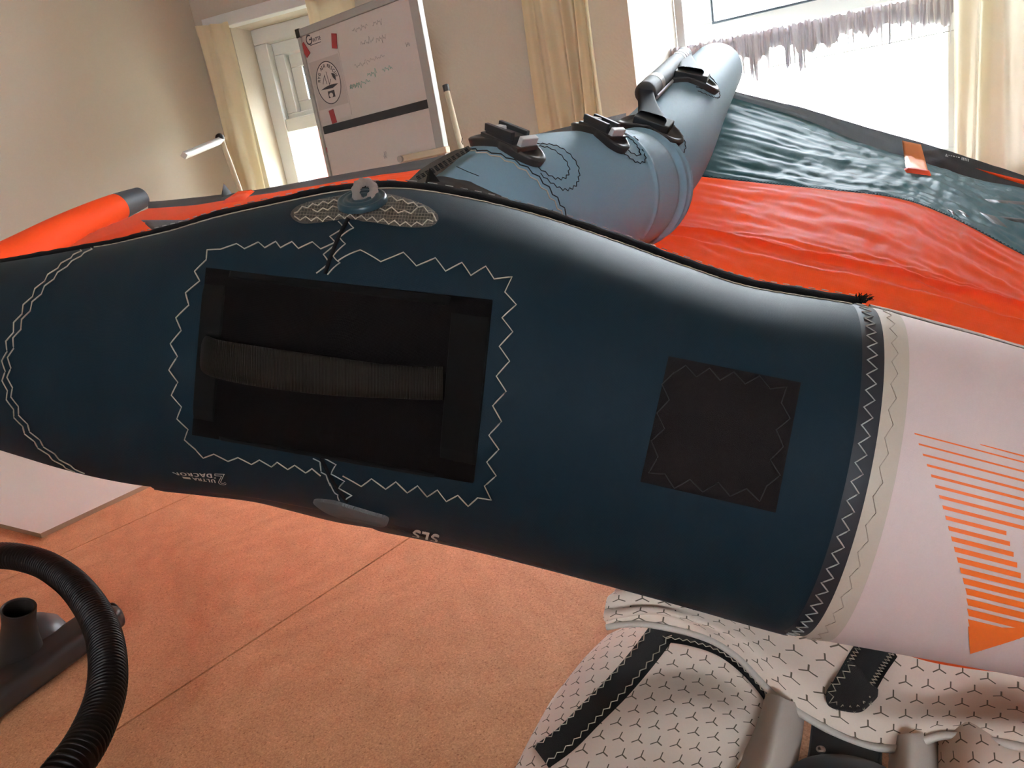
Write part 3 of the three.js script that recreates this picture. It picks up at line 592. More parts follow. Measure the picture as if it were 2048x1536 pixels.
// --- carrying handle on the front
{
  const pad = mesh('handle_pad', patch(LEs, [[416, 539], [985, 603], [948, 962], [388, 866]], 0.003, 12), M.black, wing, 'black sewn pad behind the carrying handle');
  const strip = (o, off) => quad(LEs, o, 30, 6, off);
  mesh('binding', strip([[416, 539], [460, 543], [430, 875], [388, 866]], 0.0058), M.blackTape, pad);
  mesh('binding', strip([[905, 594], [986, 603], [949, 963], [877, 946]], 0.0058), M.blackTape, pad);
  mesh('binding', strip([[455, 543], [912, 595], [906, 617], [452, 560]], 0.0052), M.blackTape, pad);
  mesh('binding', strip([[432, 866], [882, 944], [880, 952], [432, 874]], 0.0045), M.blackTape, pad);
  // the padded strap bows out from the pad
  const U = [[402, 690], [412, 672], [440, 680], [520, 693], [650, 712], [780, 729], [886, 733]], D = [[400, 716], [404, 742], [436, 757], [520, 774], [650, 790], [780, 797], [886, 801]], B = [0.006, 0.026, 0.034, 0.033, 0.026, 0.016, 0.006];
  const up = U.map(([x, y]) => v3(x, y, 0)), dn = D.map(([x, y]) => v3(x, y, 0));
  const strapP = (u, w, thick) => { const a = spline(up, u), b = spline(dn, u), c = a.clone().lerp(b, 0.5 - 0.5 * Math.cos(w)), h = hit(c.x, c.y, LEs), k = spline(B, u); return eye.clone().addScaledVector(ray(c.x, c.y), h.p.distanceTo(eye) - k * 0.9 - thick * Math.sin(w) - 0.0035 * Math.sin(w) * Math.cos(w) ** 2); };
  mesh('carrying_handle', grid(24, 90, (w, u) => ({ p: strapP(u, w * Math.PI * 2, w < 0.5 ? 0.011 : 0.004), uv: [u * 0.29, w * 0.05] })), M.webbing, pad, 'dark brown ribbed webbing loop');
}
// --- square patch, printing, valve
{
  const sq = mesh('square_patch', patch(LEs, [[1337, 714], [1601, 767], [1551, 1024], [1281, 962]], 0.0016, 12), phys([0.012, 0.009, 0.009], { roughness: 0.95, specularIntensity: 0.3, bumpMap: coarseBump, bumpScale: 0.0004 }), wing, 'square black hook and loop patch');
  zigzag(LE, LEs, [[1345, 740], [1440, 752], [1560, 778], [1572, 800], [1553, 900], [1535, 985], [1440, 975], [1310, 945], [1320, 850], [1338, 745]], 0.02, 0.004, 0.0005, 'zigzag_stitching', M.stitchBlack, sq, 0.002);
}
const printMat = (w, h, draw) => new THREE.MeshStandardMaterial({ roughness: 0.6, transparent: true, side: THREE.DoubleSide, map: canvasTex(w, h, draw) });
mesh('printed_wordmark', quad(LEs, [[450, 945], [342, 942], [366, 958], [463, 973]], 24, 10, 0.0005), printMat(512, 200, (g) => {
  g.clearRect(0, 0, 512, 200); g.fillStyle = g.strokeStyle = '#d8d0c4'; g.transform(1, 0, -0.25, 1, 40, 0);
  g.lineWidth = 7; g.beginPath(); g.moveTo(10, 40); g.quadraticCurveTo(25, 8, 70, 14); g.quadraticCurveTo(98, 30, 80, 66); g.lineTo(44, 150); g.lineTo(110, 150); g.moveTo(16, 60); g.quadraticCurveTo(34, 34, 58, 36); g.quadraticCurveTo(72, 44, 56, 78); g.lineTo(16, 180); g.lineTo(106, 180); g.lineTo(110, 150); g.stroke();
  g.font = 'bold 78px sans-serif'; g.fillText('ULTRA', 112, 84); g.fillRect(372, 34, 80, 46); g.font = 'bold 96px sans-serif'; g.fillText('DACRON', 130, 180); g.font = '54px sans-serif'; g.fillText('x', 100, 128);
}), wing);
mesh('printed_letters', quad(LEs, [[884, 1068], [800, 1050], [796, 1064], [880, 1084]], 16, 6, 0.0022), printMat(256, 64, (g) => { g.clearRect(0, 0, 256, 64); g.fillStyle = '#b9b4ab'; g.font = 'bold 78px sans-serif'; g.save(); g.scale(1.35, 1); g.fillText('SLS', 6, 60); g.restore(); }), wing);
mesh('velcro_patch', patch(LEs, [[628, 999], [665, 1000], [700, 1010], [740, 1022], [778, 1036], [772, 1048], [735, 1043], [690, 1034], [650, 1018]], 0.003, 6, true), M.velcro, wing, 'grey fuzzy strip on the lower edge');
{
  const pt = mesh('valve_patch', patch(LEs, [[582, 432], [592, 418], [625, 405], [670, 396], [720, 388], [770, 390], [820, 402], [862, 420], [877, 437], [868, 450], [835, 455], [790, 452], [740, 444], [690, 438], [640, 445], [600, 446]], 0.0016, 8, true), M.netting, wing, 'peanut shaped netting patch around the valve');
  const L = [pt];
  const threadsPx = [];
  const zz = (px, per, amp, mat, r = 0.0007) => { const P = new THREE.CatmullRomCurve3(px.map(([x, y]) => v3(x, y, 0))), n = Math.round(P.getLength() / per), o = []; for (let i = 0; i <= n; i++) { const q = P.getPointAt(i / n), h = hit(q.x, q.y + (i & 1 ? amp : -amp), LEs.concat(L)); if (h) o.push(h.p.addScaledVector(h.n, 0.0008)); } return thread(o, r); };
  mesh('patch_stitching', merge([zz([[590, 437], [640, 439], [690, 433], [740, 438], [790, 446], [835, 449], [866, 441]], 11, 3.5), zz([[589, 431], [598, 421], [630, 411], [680, 402], [700, 400]], 11, 3), zz([[762, 392], [800, 402], [840, 414], [862, 428], [872, 440]], 11, 3), zz([[626, 424], [660, 418], [686, 412]], 11, 3), zz([[757, 420], [785, 420], [810, 427], [835, 421]], 14, 4)]), M.stitch, pt);
  const mg = []; for (let i = 0; i < 44; i++) { const x = 596 + i * 6.2; const o = []; for (let j = 0; j <= 6; j++) { const h = hit(x + j * 2.2, 452 - j * 9.4, pt); if (h && Math.abs(h.n.y) >= 0) { const o2 = h.p.addScaledVector(h.n, 0.0004); o.push(o2); } } if (o.length > 1) mg.push(thread(o, 0.00035, 3)); }
  for (let j = 0; j < 9; j++) { const o = []; for (let i = 0; i <= 40; i++) { const h = hit(588 + i * 7.1, 397 + j * 6.4 + (i - 20) * 0.3, pt); if (h) o.push(h.p.addScaledVector(h.n, 0.0004)); } if (o.length > 2 && o.every((p, k) => !k || p.distanceTo(o[k - 1]) < 0.012)) mg.push(thread(o, 0.00035, 3)); }
  if (mg.length) mesh('mesh_threads', merge(mg), std([0.2, 0.165, 0.13], { roughness: 0.8 }), pt).userData.kind = 'stuff';
  // valve disc with rings
  const h = hit(726, 408, pt) || hit(726, 408, LEs), v = new THREE.Group(); v.name = 'valve'; wing.add(v);
  v.position.copy(h.p).addScaledVector(h.n, 0.001); v.quaternion.setFromUnitVectors(v3(0, 1, 0), h.n);
  const prof = [[0.0005, 0.003], [0.005, 0.004], [0.0065, 0.006], [0.009, 0.006], [0.0095, 0.0042], [0.012, 0.0045], [0.0125, 0.0062], [0.0155, 0.006], [0.016, 0.0044], [0.0185, 0.0042], [0.0195, 0.0055], [0.0215, 0.005], [0.0222, 0.0025], [0.0225, 0]];
  mesh('disc', new THREE.LatheGeometry(prof.map(([x, y]) => new THREE.Vector2(x, y)), 48), M.valve, v, 'dark teal ringed rubber disc');
  const cp = (px, py, d) => { const q = at(px, py, h.p.distanceTo(eye) + d); return v.worldToLocal(q); };
  scene.updateMatrixWorld(true);
  const loop = [cp(722, 404, -0.002), cp(713, 392, -0.006), cp(712, 378, -0.006), cp(721, 366, 0.0), cp(737, 365, 0.004), cp(748, 376, 0.004), cp(744, 390, -0.002), cp(732, 404, -0.004)];
  mesh('cord_loop', sweep(loop, (t) => 0.0037 + 0.0005 * Math.sin(t * 60), 60, 12), M.cord, v, 'frayed pale cord loop');
  const fz = []; for (let i = 0; i < 70; i++) { const t = rnd(), q = spline(loop, t), a = q.clone().add(v3((rnd() - 0.5) * 0.008, (rnd() - 0.5) * 0.008, (rnd() - 0.5) * 0.008)); fz.push(thread([q, a], 0.00018, 3)); }
  mesh('loose_fibres', merge(fz), M.cord, v).userData.kind = 'stuff';
}
// --- orange stripes printed on the white section
{
  const g = [], n = 21;
  const Ltop = v3(1828, 866, 0), Lbot = v3(1940, 1308, 0);
  const lx = (y) => y < 1000 ? 1828 + (y - 866) * 0.40 : y < 1180 ? 1881 + (y - 1000) * 0.28 : 1931 + (y - 1180) * 0.07;
  for (let i = 0; i < n; i++) {
    const y = 866 + i * 20.6, th = 3 + i * 0.68, x0 = lx(y), sl = 0.262 - 0.001 * i;
    let x1 = 2090;
    if (i >= 8 && i <= 14) x1 = 2012 + (i - 8) * 7.2;
    x1 = Math.min(x1, (1308 + 1940 * 0.31 - y - th + x0 * sl) / (sl + 0.31));
    if (x1 < x0 + 8) continue;
    const yy = (x) => y + (x - x0) * sl;
    const A = [x0, yy(x0)], B = [x1, yy(x1)], C = [x1, yy(x1) + th], D = [x0 + th * 0.25, yy(x0) + th];
    if (D[1] - A[1] < 1) continue;
    g.push(quad(LEs, [A, B, C, D], 30, 2, 0.0006));
  }
  // the solid foot of the figure
  g.push(quad(LEs, [[1936, 1252], [2090, 1256], [2030, 1279], [1940, 1307]], 16, 4, 0.0005));
  g.push(quad(LEs, [[1958, 888], [2090, 922], [2090, 926], [1962, 891]], 20, 2, 0.0006));
  mesh('printed_stripes', merge(g), M.printOrange, wing, 'orange printed stripes');
}
// --- strut: seams, mounts and handles
const tubeOf = (m) => (m === strut2 ? STR2 : STR);
zigzag(STR, [strut], [[940, 299], [985, 306], [1020, 318], [1060, 341], [1098, 378], [1125, 415], [1142, 448]], 0.014, 0.0022, 0.0007, 'zigzag_stitching', M.stitchBlack, strut);
zigzag(STR, [strut], [[938, 302], [980, 310], [1015, 323], [1052, 345], [1090, 382], [1118, 420], [1136, 452]], 0.014, 0.0022, 0.0007, 'zigzag_stitching', M.stitch, strut);
const loopSt = (px, per = 0.009, amp = 0.0014, r = 0.00055, m = strut) => zigzag(tubeOf(m), [m], px, per, amp, r, 'zigzag_stitching', M.stitchBlack, m);
loopSt([[1060, 292], [1100, 297], [1128, 318], [1138, 340], [1130, 356], [1110, 357], [1085, 342], [1060, 325]]);
loopSt([[1065, 287], [1115, 293], [1147, 318], [1158, 345], [1150, 372], [1130, 380], [1105, 368], [1080, 348]]);
loopSt([[1225, 268], [1258, 276], [1276, 296], [1280, 312], [1266, 308], [1240, 290], [1222, 280]], 0.008, 0.0012);
loopSt([[1228, 264], [1268, 274], [1286, 298], [1290, 322], [1276, 326], [1245, 305], [1222, 290]], 0.008, 0.0012);
loopSt([[1310, 246], [1335, 254], [1356, 276], [1360, 290], [1345, 293], [1325, 287]], 0.01, 0.0013, 0.0006, strut2);
loopSt([[1306, 240], [1345, 250], [1366, 276], [1370, 300], [1358, 310], [1330, 302]], 0.01, 0.0013, 0.0006, strut2);
loopSt([[1384, 148], [1410, 156], [1428, 174], [1430, 183], [1412, 180], [1392, 174]], 0.012, 0.0014, 0.0007, strut2);
loopSt([[1384, 143], [1418, 152], [1436, 176], [1438, 196], [1420, 192], [1395, 182]], 0.012, 0.0014, 0.0007, strut2);
function mount(px, py, along, half, name, m = strut) {                               // oval moulded plate with a raised rim, lying over the tube
  const tube = tubeOf(m), h = hit(px, py, m); if (!h) { console.log('no strut under', px, py); return null; }
  const l = h.uv.x, th0 = h.uv.y / tube.k;
  const g = grid(40, 48, (u, v) => {
    const a = v * Math.PI * 2, w = u <= 0.8 ? u / 0.8 : 1, x = Math.cos(a), y = Math.sin(a), off = u > 0.9 ? -0.002 : u > 0.55 ? 0.0062 - 0.002 * Math.cos((u - 0.55) / 0.35 * Math.PI * 2) : 0.0042;
    return { p: tube.p(l + along * y * w * (0.55 + 0.45 * Math.abs(x) ** 0.6), th0 + half * x * w / tube.frame(l).r, off + 0.004 * (x * w) ** 2), uv: [u, v] };
  });
  const o = mesh(name, g, M.plasticBrown, m, 'brown black moulded plate');
  return { o, p: (dl, dw, up) => tube.p(l + dl, th0 + dw / tube.frame(l).r, up) };
}
function blockOn(m, l0, l1, w0, w1, u0, u1, mat, name, parent) {                      // small moulded block standing on a plate
  const c = [], b = v3(0, 0, 0);
  const O = m.p((l0 + l1) / 2, (w0 + w1) / 2, u0), X = m.p(l1, (w0 + w1) / 2, u0).sub(O), Z = m.p((l0 + l1) / 2, w1, u0).sub(O), Y = m.p((l0 + l1) / 2, (w0 + w1) / 2, u1).sub(O);
  const sx = Math.abs(l1 - l0), sz = Math.abs(w1 - w0), sy = u1 - u0, g = new RoundedBoxGeometry(sx, sy, sz, 2, Math.min(sx, sy, sz) * 0.18);
  g.translate(0, sy / 2, 0);
  const y = Y.normalize(), x = X.normalize(), z = x.clone().cross(y).normalize(); y.crossVectors(z, x);
  g.applyMatrix4(new THREE.Matrix4().makeBasis(x, y, z).setPosition(O));
  return mesh(name, g, mat, parent);
}
{
  for (const [px, py, k] of [[1014, 290, 1], [1200, 268, 0.92]]) {
    const m = mount(px, py, 0.025 * k, 0.05 * k, 'handle_mount'); if (!m) continue;
    blockOn(m, -0.016 * k, 0.016 * k, -0.034 * k, 0.03 * k, 0.003, 0.008, M.plasticBrown, 'base_step', m.o);
    blockOn(m, -0.012 * k, 0.012 * k, -0.022 * k, 0.026 * k, 0.006, 0.0155 * k, M.plastic, 'block', m.o);
    for (const s of [-1, 1]) blockOn(m, s * 0.0095 * k - 0.0028, s * 0.0095 * k + 0.0028, -0.022 * k, 0.026 * k, 0.012, 0.0205 * k, M.plastic, 'cheek', m.o);
    blockOn(m, -0.0122 * k, 0.0122 * k, -0.029 * k, -0.0215 * k, 0.006, 0.022 * k, M.steel, 'clamp', m.o);
    blockOn(m, -0.007 * k, 0.007 * k, 0.006, 0.018, 0.012, 0.0195 * k, M.steel, 'pin', m.o);
  }
  const post = (px, py, top, topR, k) => {
    const m = mount(px, py, 0.028 * k, 0.05 * k, 'boom_mount', strut2); if (!m) return null;
    blockOn(m, -0.014 * k, 0.014 * k, -0.03 * k, 0.024 * k, 0.003, 0.014, M.plastic, 'base_step', m.o);
    const b0 = m.p(0, 0.0, 0.008), b1 = at(top[0], top[1], topR), wdir = m.p(0, 0.01, 0.01).sub(m.p(0, -0.01, 0.01)).normalize(), up = b1.clone().sub(b0), n = up.clone().cross(wdir).normalize();
    const g = grid(20, 14, (u, v) => { const a = u * Math.PI * 2, w = 0.013 + 0.009 * (1 - v) ** 2.2, t = 0.008 + 0.004 * (1 - v) ** 2, sx = Math.sign(Math.cos(a)) * Math.abs(Math.cos(a)) ** 0.4, sy = Math.sign(Math.sin(a)) * Math.abs(Math.sin(a)) ** 0.4; return { p: b0.clone().addScaledVector(up, v).addScaledVector(wdir, sx * w * k).addScaledVector(n, sy * t * k), uv: [u, v] }; });
    mesh('post', g, M.postBlack, m.o);
    const rv = new THREE.SphereGeometry(0.0022, 10, 8); const rp = b0.clone().addScaledVector(up, 0.3).addScaledVector(eye.clone().sub(b0).normalize(), 0.011 * k); rv.translate(rp.x, rp.y, rp.z);
    mesh('rivet', rv, M.steel, m.o);
    return b1;
  };
  const t1 = post(1300, 254, [1290, 186], 1.24, 1), t2 = post(1378, 160, [1368, 112], 1.6, 1.05);
  const A = t1, B = t2;
  if (A && B) {
    const d = B.clone().sub(A).normalize(), hb = new THREE.Group(); hb.name = 'boom_handle'; wing.add(hb); hb.userData.label = 'black boom handle on two posts';
    const P = (t) => A.clone().lerp(B, t);
    mesh('bar', sweep([P(-0.03), P(0.02), P(0.5), P(0.98), P(1.03)], (t) => 0.0165 * Math.sqrt(Math.max(0.05, 1 - Math.max(0, Math.abs(t - 0.5) * 2 - 0.94) / 0.065)), 60, 24), std([0.02, 0.021, 0.024], { roughness: 0.6, bumpMap: weaveBump, bumpScale: 0.0005 }), hb);
    for (const [a, b] of [[0.15, 0.22], [0.78, 0.815], [0.835, 0.87], [0.885, 0.915]]) mesh('band', sweep([P(a), P((a + b) / 2), P(b)], 0.0169, 4, 24), std([0.32, 0.27, 0.25], { roughness: 0.5 }), hb);
    const side = d.clone().cross(v3(0, 1, 0)).normalize();
    mesh('batten', sweep([P(0.06), P(0.5), P(0.92)].map((p, i) => p.clone().addScaledVector(v3(0, -1, 0), 0.012).addScaledVector(side, 0.012)), 0.004, 8, 8), std([0.3, 0.29, 0.28], { roughness: 0.5 }), hb);
  }
}
// --- the fairings where the strut meets the leading edge
{
  const f = cloth(netAt([[[937, 292, 0.83], [905, 303, 0.83], [868, 322, 0.83], [838, 342, 0.82], [812, 366, 0.8]], [[944, 299, 0.822], [915, 318, 0.82], [895, 335, 0.815], [872, 352, 0.8], [838, 372, 0.79]]]), 40, 8, (u, v) => 0.0008 * noise(u * 90, v * 90));
  const st = mesh('strut_strap', f, M.netting, wing, 'brown grey netting strap beside the strut');
  const g = []; for (let i = 0; i < 46; i++) { const u = (i % 12) / 12, w = Math.floor(i / 12) / 4 + 0.12, a = hit(934 - 105 * u + 8 * w, 296 + 60 * u + 10 * w, st), b = hit(928 - 105 * u + 8 * w, 299 + 60 * u + 10 * w, st); if (a && b) g.push(thread([a.p.addScaledVector(a.n, 0.0006), b.p.addScaledVector(b.n, 0.0006)], 0.0006)); }
  if (g.length) mesh('strap_stitching', merge(g), M.stitchBlack, st);
  mesh('strut_fairing', cloth(netAt([[[862, 352, 0.79], [905, 356, 0.805], [950, 366, 0.82], [1000, 388, 0.83], [1060, 418, 0.84], [1150, 458, 0.84]], [[858, 366, 0.775], [905, 376, 0.775], [950, 387, 0.775], [1000, 402, 0.775], [1060, 430, 0.77], [1160, 470, 0.765]]]), 60, 8, (u, v) => 0.0012 * noise(u * 40, v * 60)), std([0.022, 0.016, 0.014], { roughness: 0.85 }), wing, 'dark brown cloth edge in front of the strut');
  const tg = new THREE.ConeGeometry(0.009, 0.016, 4); const tp = at(862, 352, 0.785); tg.translate(tp.x, tp.y, tp.z); mesh('cloth_corner', tg, M.blackTape, wing);
  for (const l of [[[913, 333, 0.81], [935, 343, 0.815], [958, 352, 0.82]], [[1078, 425, 0.84], [1095, 423, 0.84], [1106, 420, 0.842]], [[926, 289, 0.83], [923, 284, 0.83], [925, 276, 0.83]]]) mesh('loose_thread', thread(l.map(([x, y, r]) => at(x, y, r - 0.012)), 0.0004), M.stitchBlack, wing);
}
// --- canopy, right half
const back = (l, th, o = 0) => LE.p(l, th, o);
const leAt = (x, y) => { const h = hit(x, y, LEs); return h.uv.x; };
const wrk = (k, s) => (x, y, u, v) => (0.0032 * noise(x * 3.2 + s, y * 26) + 0.0018 * noise(x * 7 + s, y * 60 + x * 6) + 0.0012 * noise(x * 30 + s, y * 34)) * k;
{
  const cols = [1290, 1400, 1520, 1735, 1900, 2040];
  const ls = [leAt(1180, 600), leAt(1350, 700), leAt(1470, 760), leAt(1690, 800), leAt(1830, 820), leAt(1990, 830)]; ls.push(ls[5] + 0.12);
  const row0 = ls.map((l) => back(l, -1.62, 0.002));
  const mid = [[1290, 492, 1.12], [1400, 520, 1.08], [1530, 563, 1.02], [1730, 607, 0.95], [1890, 646, 0.91], [2060, 690, 0.885], [2300, 760, 0.86]].map(([x, y, r]) => at(x, y, r));
  const m2 = [[1310, 436, 1.27], [1450, 448, 1.22], [1590, 466, 1.15], [1760, 500, 1.07], [1900, 545, 1.0], [2060, 600, 0.95], [2300, 680, 0.9]].map(([x, y, r]) => at(x, y, r));
  const edge = [[1335, 346, 1.46], [1500, 364, 1.41], [1640, 378, 1.34], [1790, 396, 1.26], [1895, 432, 1.17], [2048, 511, 1.05], [2300, 640, 0.95]].map(([x, y, r]) => at(x, y, r));
  const far = (r, k) => { const n = r.length, d = r[n - 1].clone().sub(r[n - 2]).setY(0).normalize(); r.push(r[n - 1].clone().addScaledVector(d, 0.4 * k).add(v3(0.1, -0.02, 0)), r[n - 1].clone().addScaledVector(d, 1.0 * k).add(v3(0.2, -0.05, 0))); return r; };
  for (const r of [row0, mid, m2, edge]) far(r, 1);
  const quarter = row0.map((p, i) => p.clone().lerp(mid[i], 0.5).add(v3(0, -0.045, 0)));
  mesh('orange_canopy', cloth([row0, quarter, mid, m2, edge], 340, 260, (x, y, u, v) => (wrk(1.7, 0)(x, y) + 0.009 * Math.exp(-(((v - 0.625 - 0.006 * noise(u * 9, 2)) / 0.014) ** 2)) + 0.005 * Math.exp(-(((v - 0.555 - 0.008 * noise(u * 11, 5)) / 0.012) ** 2)) + 0.003 * Math.exp(-(((v - 0.7 - 0.01 * noise(u * 8, 7)) / 0.01) ** 2))) * Math.min(1, 12 * (1 - v), 8 * u + 0.2), 1), M.orange, wing, 'orange ripstop canopy panel');
  const t1 = [[1390, 258, 1.68], [1560, 292, 1.58], [1700, 318, 1.5], [1840, 345, 1.42], [1950, 380, 1.33], [2080, 425, 1.24], [2330, 560, 1.12]].map(([x, y, r]) => at(x, y, r));
  const t2 = [[1432, 186, 1.86], [1600, 236, 1.78], [1720, 284, 1.69], [1860, 330, 1.6], [1960, 360, 1.54], [2085, 390, 1.46], [2330, 520, 1.32]].map(([x, y, r]) => at(x, y, r));
  far(t1, 1); far(t2, 1);
  const seam = edge.map((p, i) => p.clone());
  mesh('teal_canopy', cloth([seam, t1, t2], 320, 180, (x, y, u, v) => wrk(1.5, 5)(x, y) * Math.min(1, 12 * v + 0.0, 8 * (1 - v), 8 * u + 0.2)), M.teal, wing, 'dark teal ripstop canopy panel');
  const te = [[1432, 174, 1.875], [1600, 214, 1.8], [1720, 250, 1.715], [1860, 290, 1.62], [1960, 322, 1.56], [2085, 366, 1.48], [2330, 490, 1.34]].map(([x, y, r]) => at(x, y, r));
  far(te, 1);
  const band = [t2, t2.map((p, i) => p.clone().lerp(te[i], 0.55)), te];
  mesh('trailing_edge_band', cloth(band, 220, 16, (x, y, u, v) => wrk(1.2, 9)(x, y) * Math.min(1, 3 * v)), M.greyCloth, wing, 'grey trailing edge band');
  const seamSt = []; for (let i = 0; i <= 260; i++) { const u = 0.02 + 0.72 * i / 260, p = spline(edge, u), q = spline(t1, u).sub(p).normalize(); seamSt.push(p.addScaledVector(q, i & 1 ? 0.003 : -0.002).add(v3(0, 0.0012, 0))); }
  mesh('canopy_seam_stitching', thread(seamSt, 0.0006), std([0.02, 0.03, 0.035]), wing);
  // orange tab and sliver, smudged print, small print by the edge
  const lst = wing.children.filter((o) => ['orange_canopy', 'teal_canopy', 'trailing_edge_band'].includes(o.name));
  scene.updateMatrixWorld(true);
  mesh('orange_tab', quad(lst, [[1804, 281], [1842, 289], [1858, 348], [1812, 342]], 10, 16, 0.004), std([0.8, 0.27, 0.1], { roughness: 0.6 }), wing, 'orange batten pocket tab');
  mesh('tab_fold', quad(lst, [[1808, 338], [1862, 348], [1862, 352], [1812, 345]], 8, 4, 0.006), std([0.75, 0.08, 0.03], { roughness: 0.6 }), wing);
  mesh('orange_piping', quad(lst, [[1950, 336], [2070, 366], [2070, 376], [1990, 352]], 12, 3, 0.002), M.orangeTube, wing);
  for (const q of [quad(lst, [[1968, 398], [2070, 405], [2070, 412], [1978, 404]], 14, 2, 0.0015), quad(lst, [[1893, 418], [1906, 420], [1912, 432], [1905, 430]], 6, 3, 0.0015), quad(lst, [[1912, 419], [1924, 421], [1940, 434], [1930, 434]], 6, 3, 0.0015), quad(lst, [[1958, 424], [1990, 432], [2016, 456], [1985, 446]], 8, 4, 0.0015), quad(lst, [[1996, 432], [2070, 440], [2070, 447], [2030, 444]], 8, 3, 0.0015)]) mesh('printed_mark', q, M.mark, wing);
  mesh('edge_print', quad(lst, [[1888, 306], [1942, 318], [1938, 326], [1888, 314]], 10, 3, 0.002), printMat(256, 48, (g) => { g.clearRect(0, 0, 256, 48); g.fillStyle = '#d9dcdf'; g.transform(1, 0, -0.3, 1, 14, 0); g.fillRect(4, 8, 34, 14); g.fillRect(18, 22, 14, 20); for (const [x, w] of [[44, 14], [66, 12], [86, 20], [116, 12], [136, 18]]) g.fillRect(x, 26, w, 12); for (let i = 0; i < 5; i++) g.fillRect(170 + i * 15, 10, 9, 32); }), wing);
}
{ const e = LE.frame(LE.len), d = e.T.clone().setY(0).normalize(); mesh('white_leading_edge_end', sweep([e.c.clone().addScaledVector(e.T, -0.12), e.c.clone().addScaledVector(d, 0.45), e.c.clone().addScaledVector(d, 0.9).add(v3(0.05, -0.01, -0.15))], (t) => e.r * (1 - 0.25 * t), 24, 40), M.dacron, wing); }
// --- canopy, left half, and the orange wing tip
{
  const ls = [0.06, 0.2, 0.42, 0.62, 0.8].map((k) => LE.L[Math.round(k * 0.44 * LE.n)]); ls.push(LE.L[Math.round(0.66 * LE.n)]);
  const te = [[296, 404, 2.5], [400, 394, 2.42], [505, 381, 2.34], [700, 345, 2.2], [900, 308, 2.06], [1252, 226, 1.9]].map(([x, y, r]) => at(x, y, r));
  const tb = [[296, 417, 2.42], [400, 409, 2.35], [505, 394, 2.27], [700, 362, 2.12], [900, 328, 1.98], [1255, 262, 1.8]].map(([x, y, r]) => at(x, y, r));
  const row2 = [[120, 505, 1.75], [300, 447, 1.9], [500, 410, 1.95], [700, 380, 1.85], [900, 360, 1.75], [1260, 330, 1.6]].map(([x, y, r]) => at(x, y, r));
  const row0 = ls.map((l) => back(l, -1.95, 0.002)), mid = row0.map((p, i) => p.clone().lerp(row2[i], 0.5).add(v3(0, -0.04, 0)));
  mesh('orange_canopy', cloth([row0, mid, row2, tb], 160, 120, (x, y, u, v) => wrk(0.8, 21)(x, y) * Math.min(1, 10 * (1 - v))), M.orangeMatte, wing, 'orange ripstop canopy panel');
  const o = wing.children[wing.children.length - 1];
  mesh('trailing_edge_band', cloth([tb, te], 120, 8, (x, y) => wrk(0.8, 31)(x, y) * 0.5), M.greyCloth, wing, 'dark grey trailing edge band');
  scene.updateMatrixWorld(true);
  const band = wing.children[wing.children.length - 1];
  mesh('orange_chevron', quad([band, o], [[480, 383], [514, 379], [486, 402], [440, 408]], 8, 6, 0.006), M.orangeTube, wing);
  mesh('grey_patch', quad([o, band], [[282, 440], [400, 440], [352, 466], [306, 462]], 10, 6, 0.004), M.greyCloth, wing);
  const fl = new THREE.ConeGeometry(0.03, 0.05, 4); const fp = at(452, 384, 2.38); fl.translate(fp.x, fp.y, fp.z);
  mesh('edge_fold', fl, M.greyCloth, wing);
  const tipT = new Tube([[-620, 640, -560, 840, 1.62], [-330, 600, -250, 720, 1.88], [-60, 508, 10, 596, 2.13], [100, 437, 158, 492, 2.34], [200, 398, 246, 441, 2.47], [262, 380, 297, 412, 2.55]]);
  tipT.k = 0.05;
  mesh('wing_tip', tipT.geo(0, tipT.len - 0.09, 120, 40), M.orangeTube, wing, 'orange rolled wing tip tube');
  mesh('tip_cap', merge([tipT.geo(tipT.len - 0.09, tipT.len, 12, 40), grid(40, 8, (u, v) => { const q = tipT.frame(tipT.len), th = Math.PI * (2 * u - 1), w = v * Math.PI / 2; return { p: q.c.clone().addScaledVector(q.T, Math.sin(w) * q.r * 0.5).addScaledVector(q.V, Math.cos(th) * q.r * Math.cos(w)).addScaledVector(q.N, Math.sin(th) * q.r * Math.cos(w)), uv: [u, v] }; })]), std([0.05, 0.055, 0.065], { roughness: 0.6 }), wing, 'dark grey cap of the wing tip');
  mesh('leading_edge_curve', sweep([LE.p(0, 0).lerp(LE.p(0, Math.PI), 0.5), at(-480, 690, 1.5), tipT.p(0, 0).lerp(tipT.p(0, Math.PI), 0.5)], (t) => 0.13 - 0.03 * t, 30, 40), M.navy, wing);
}
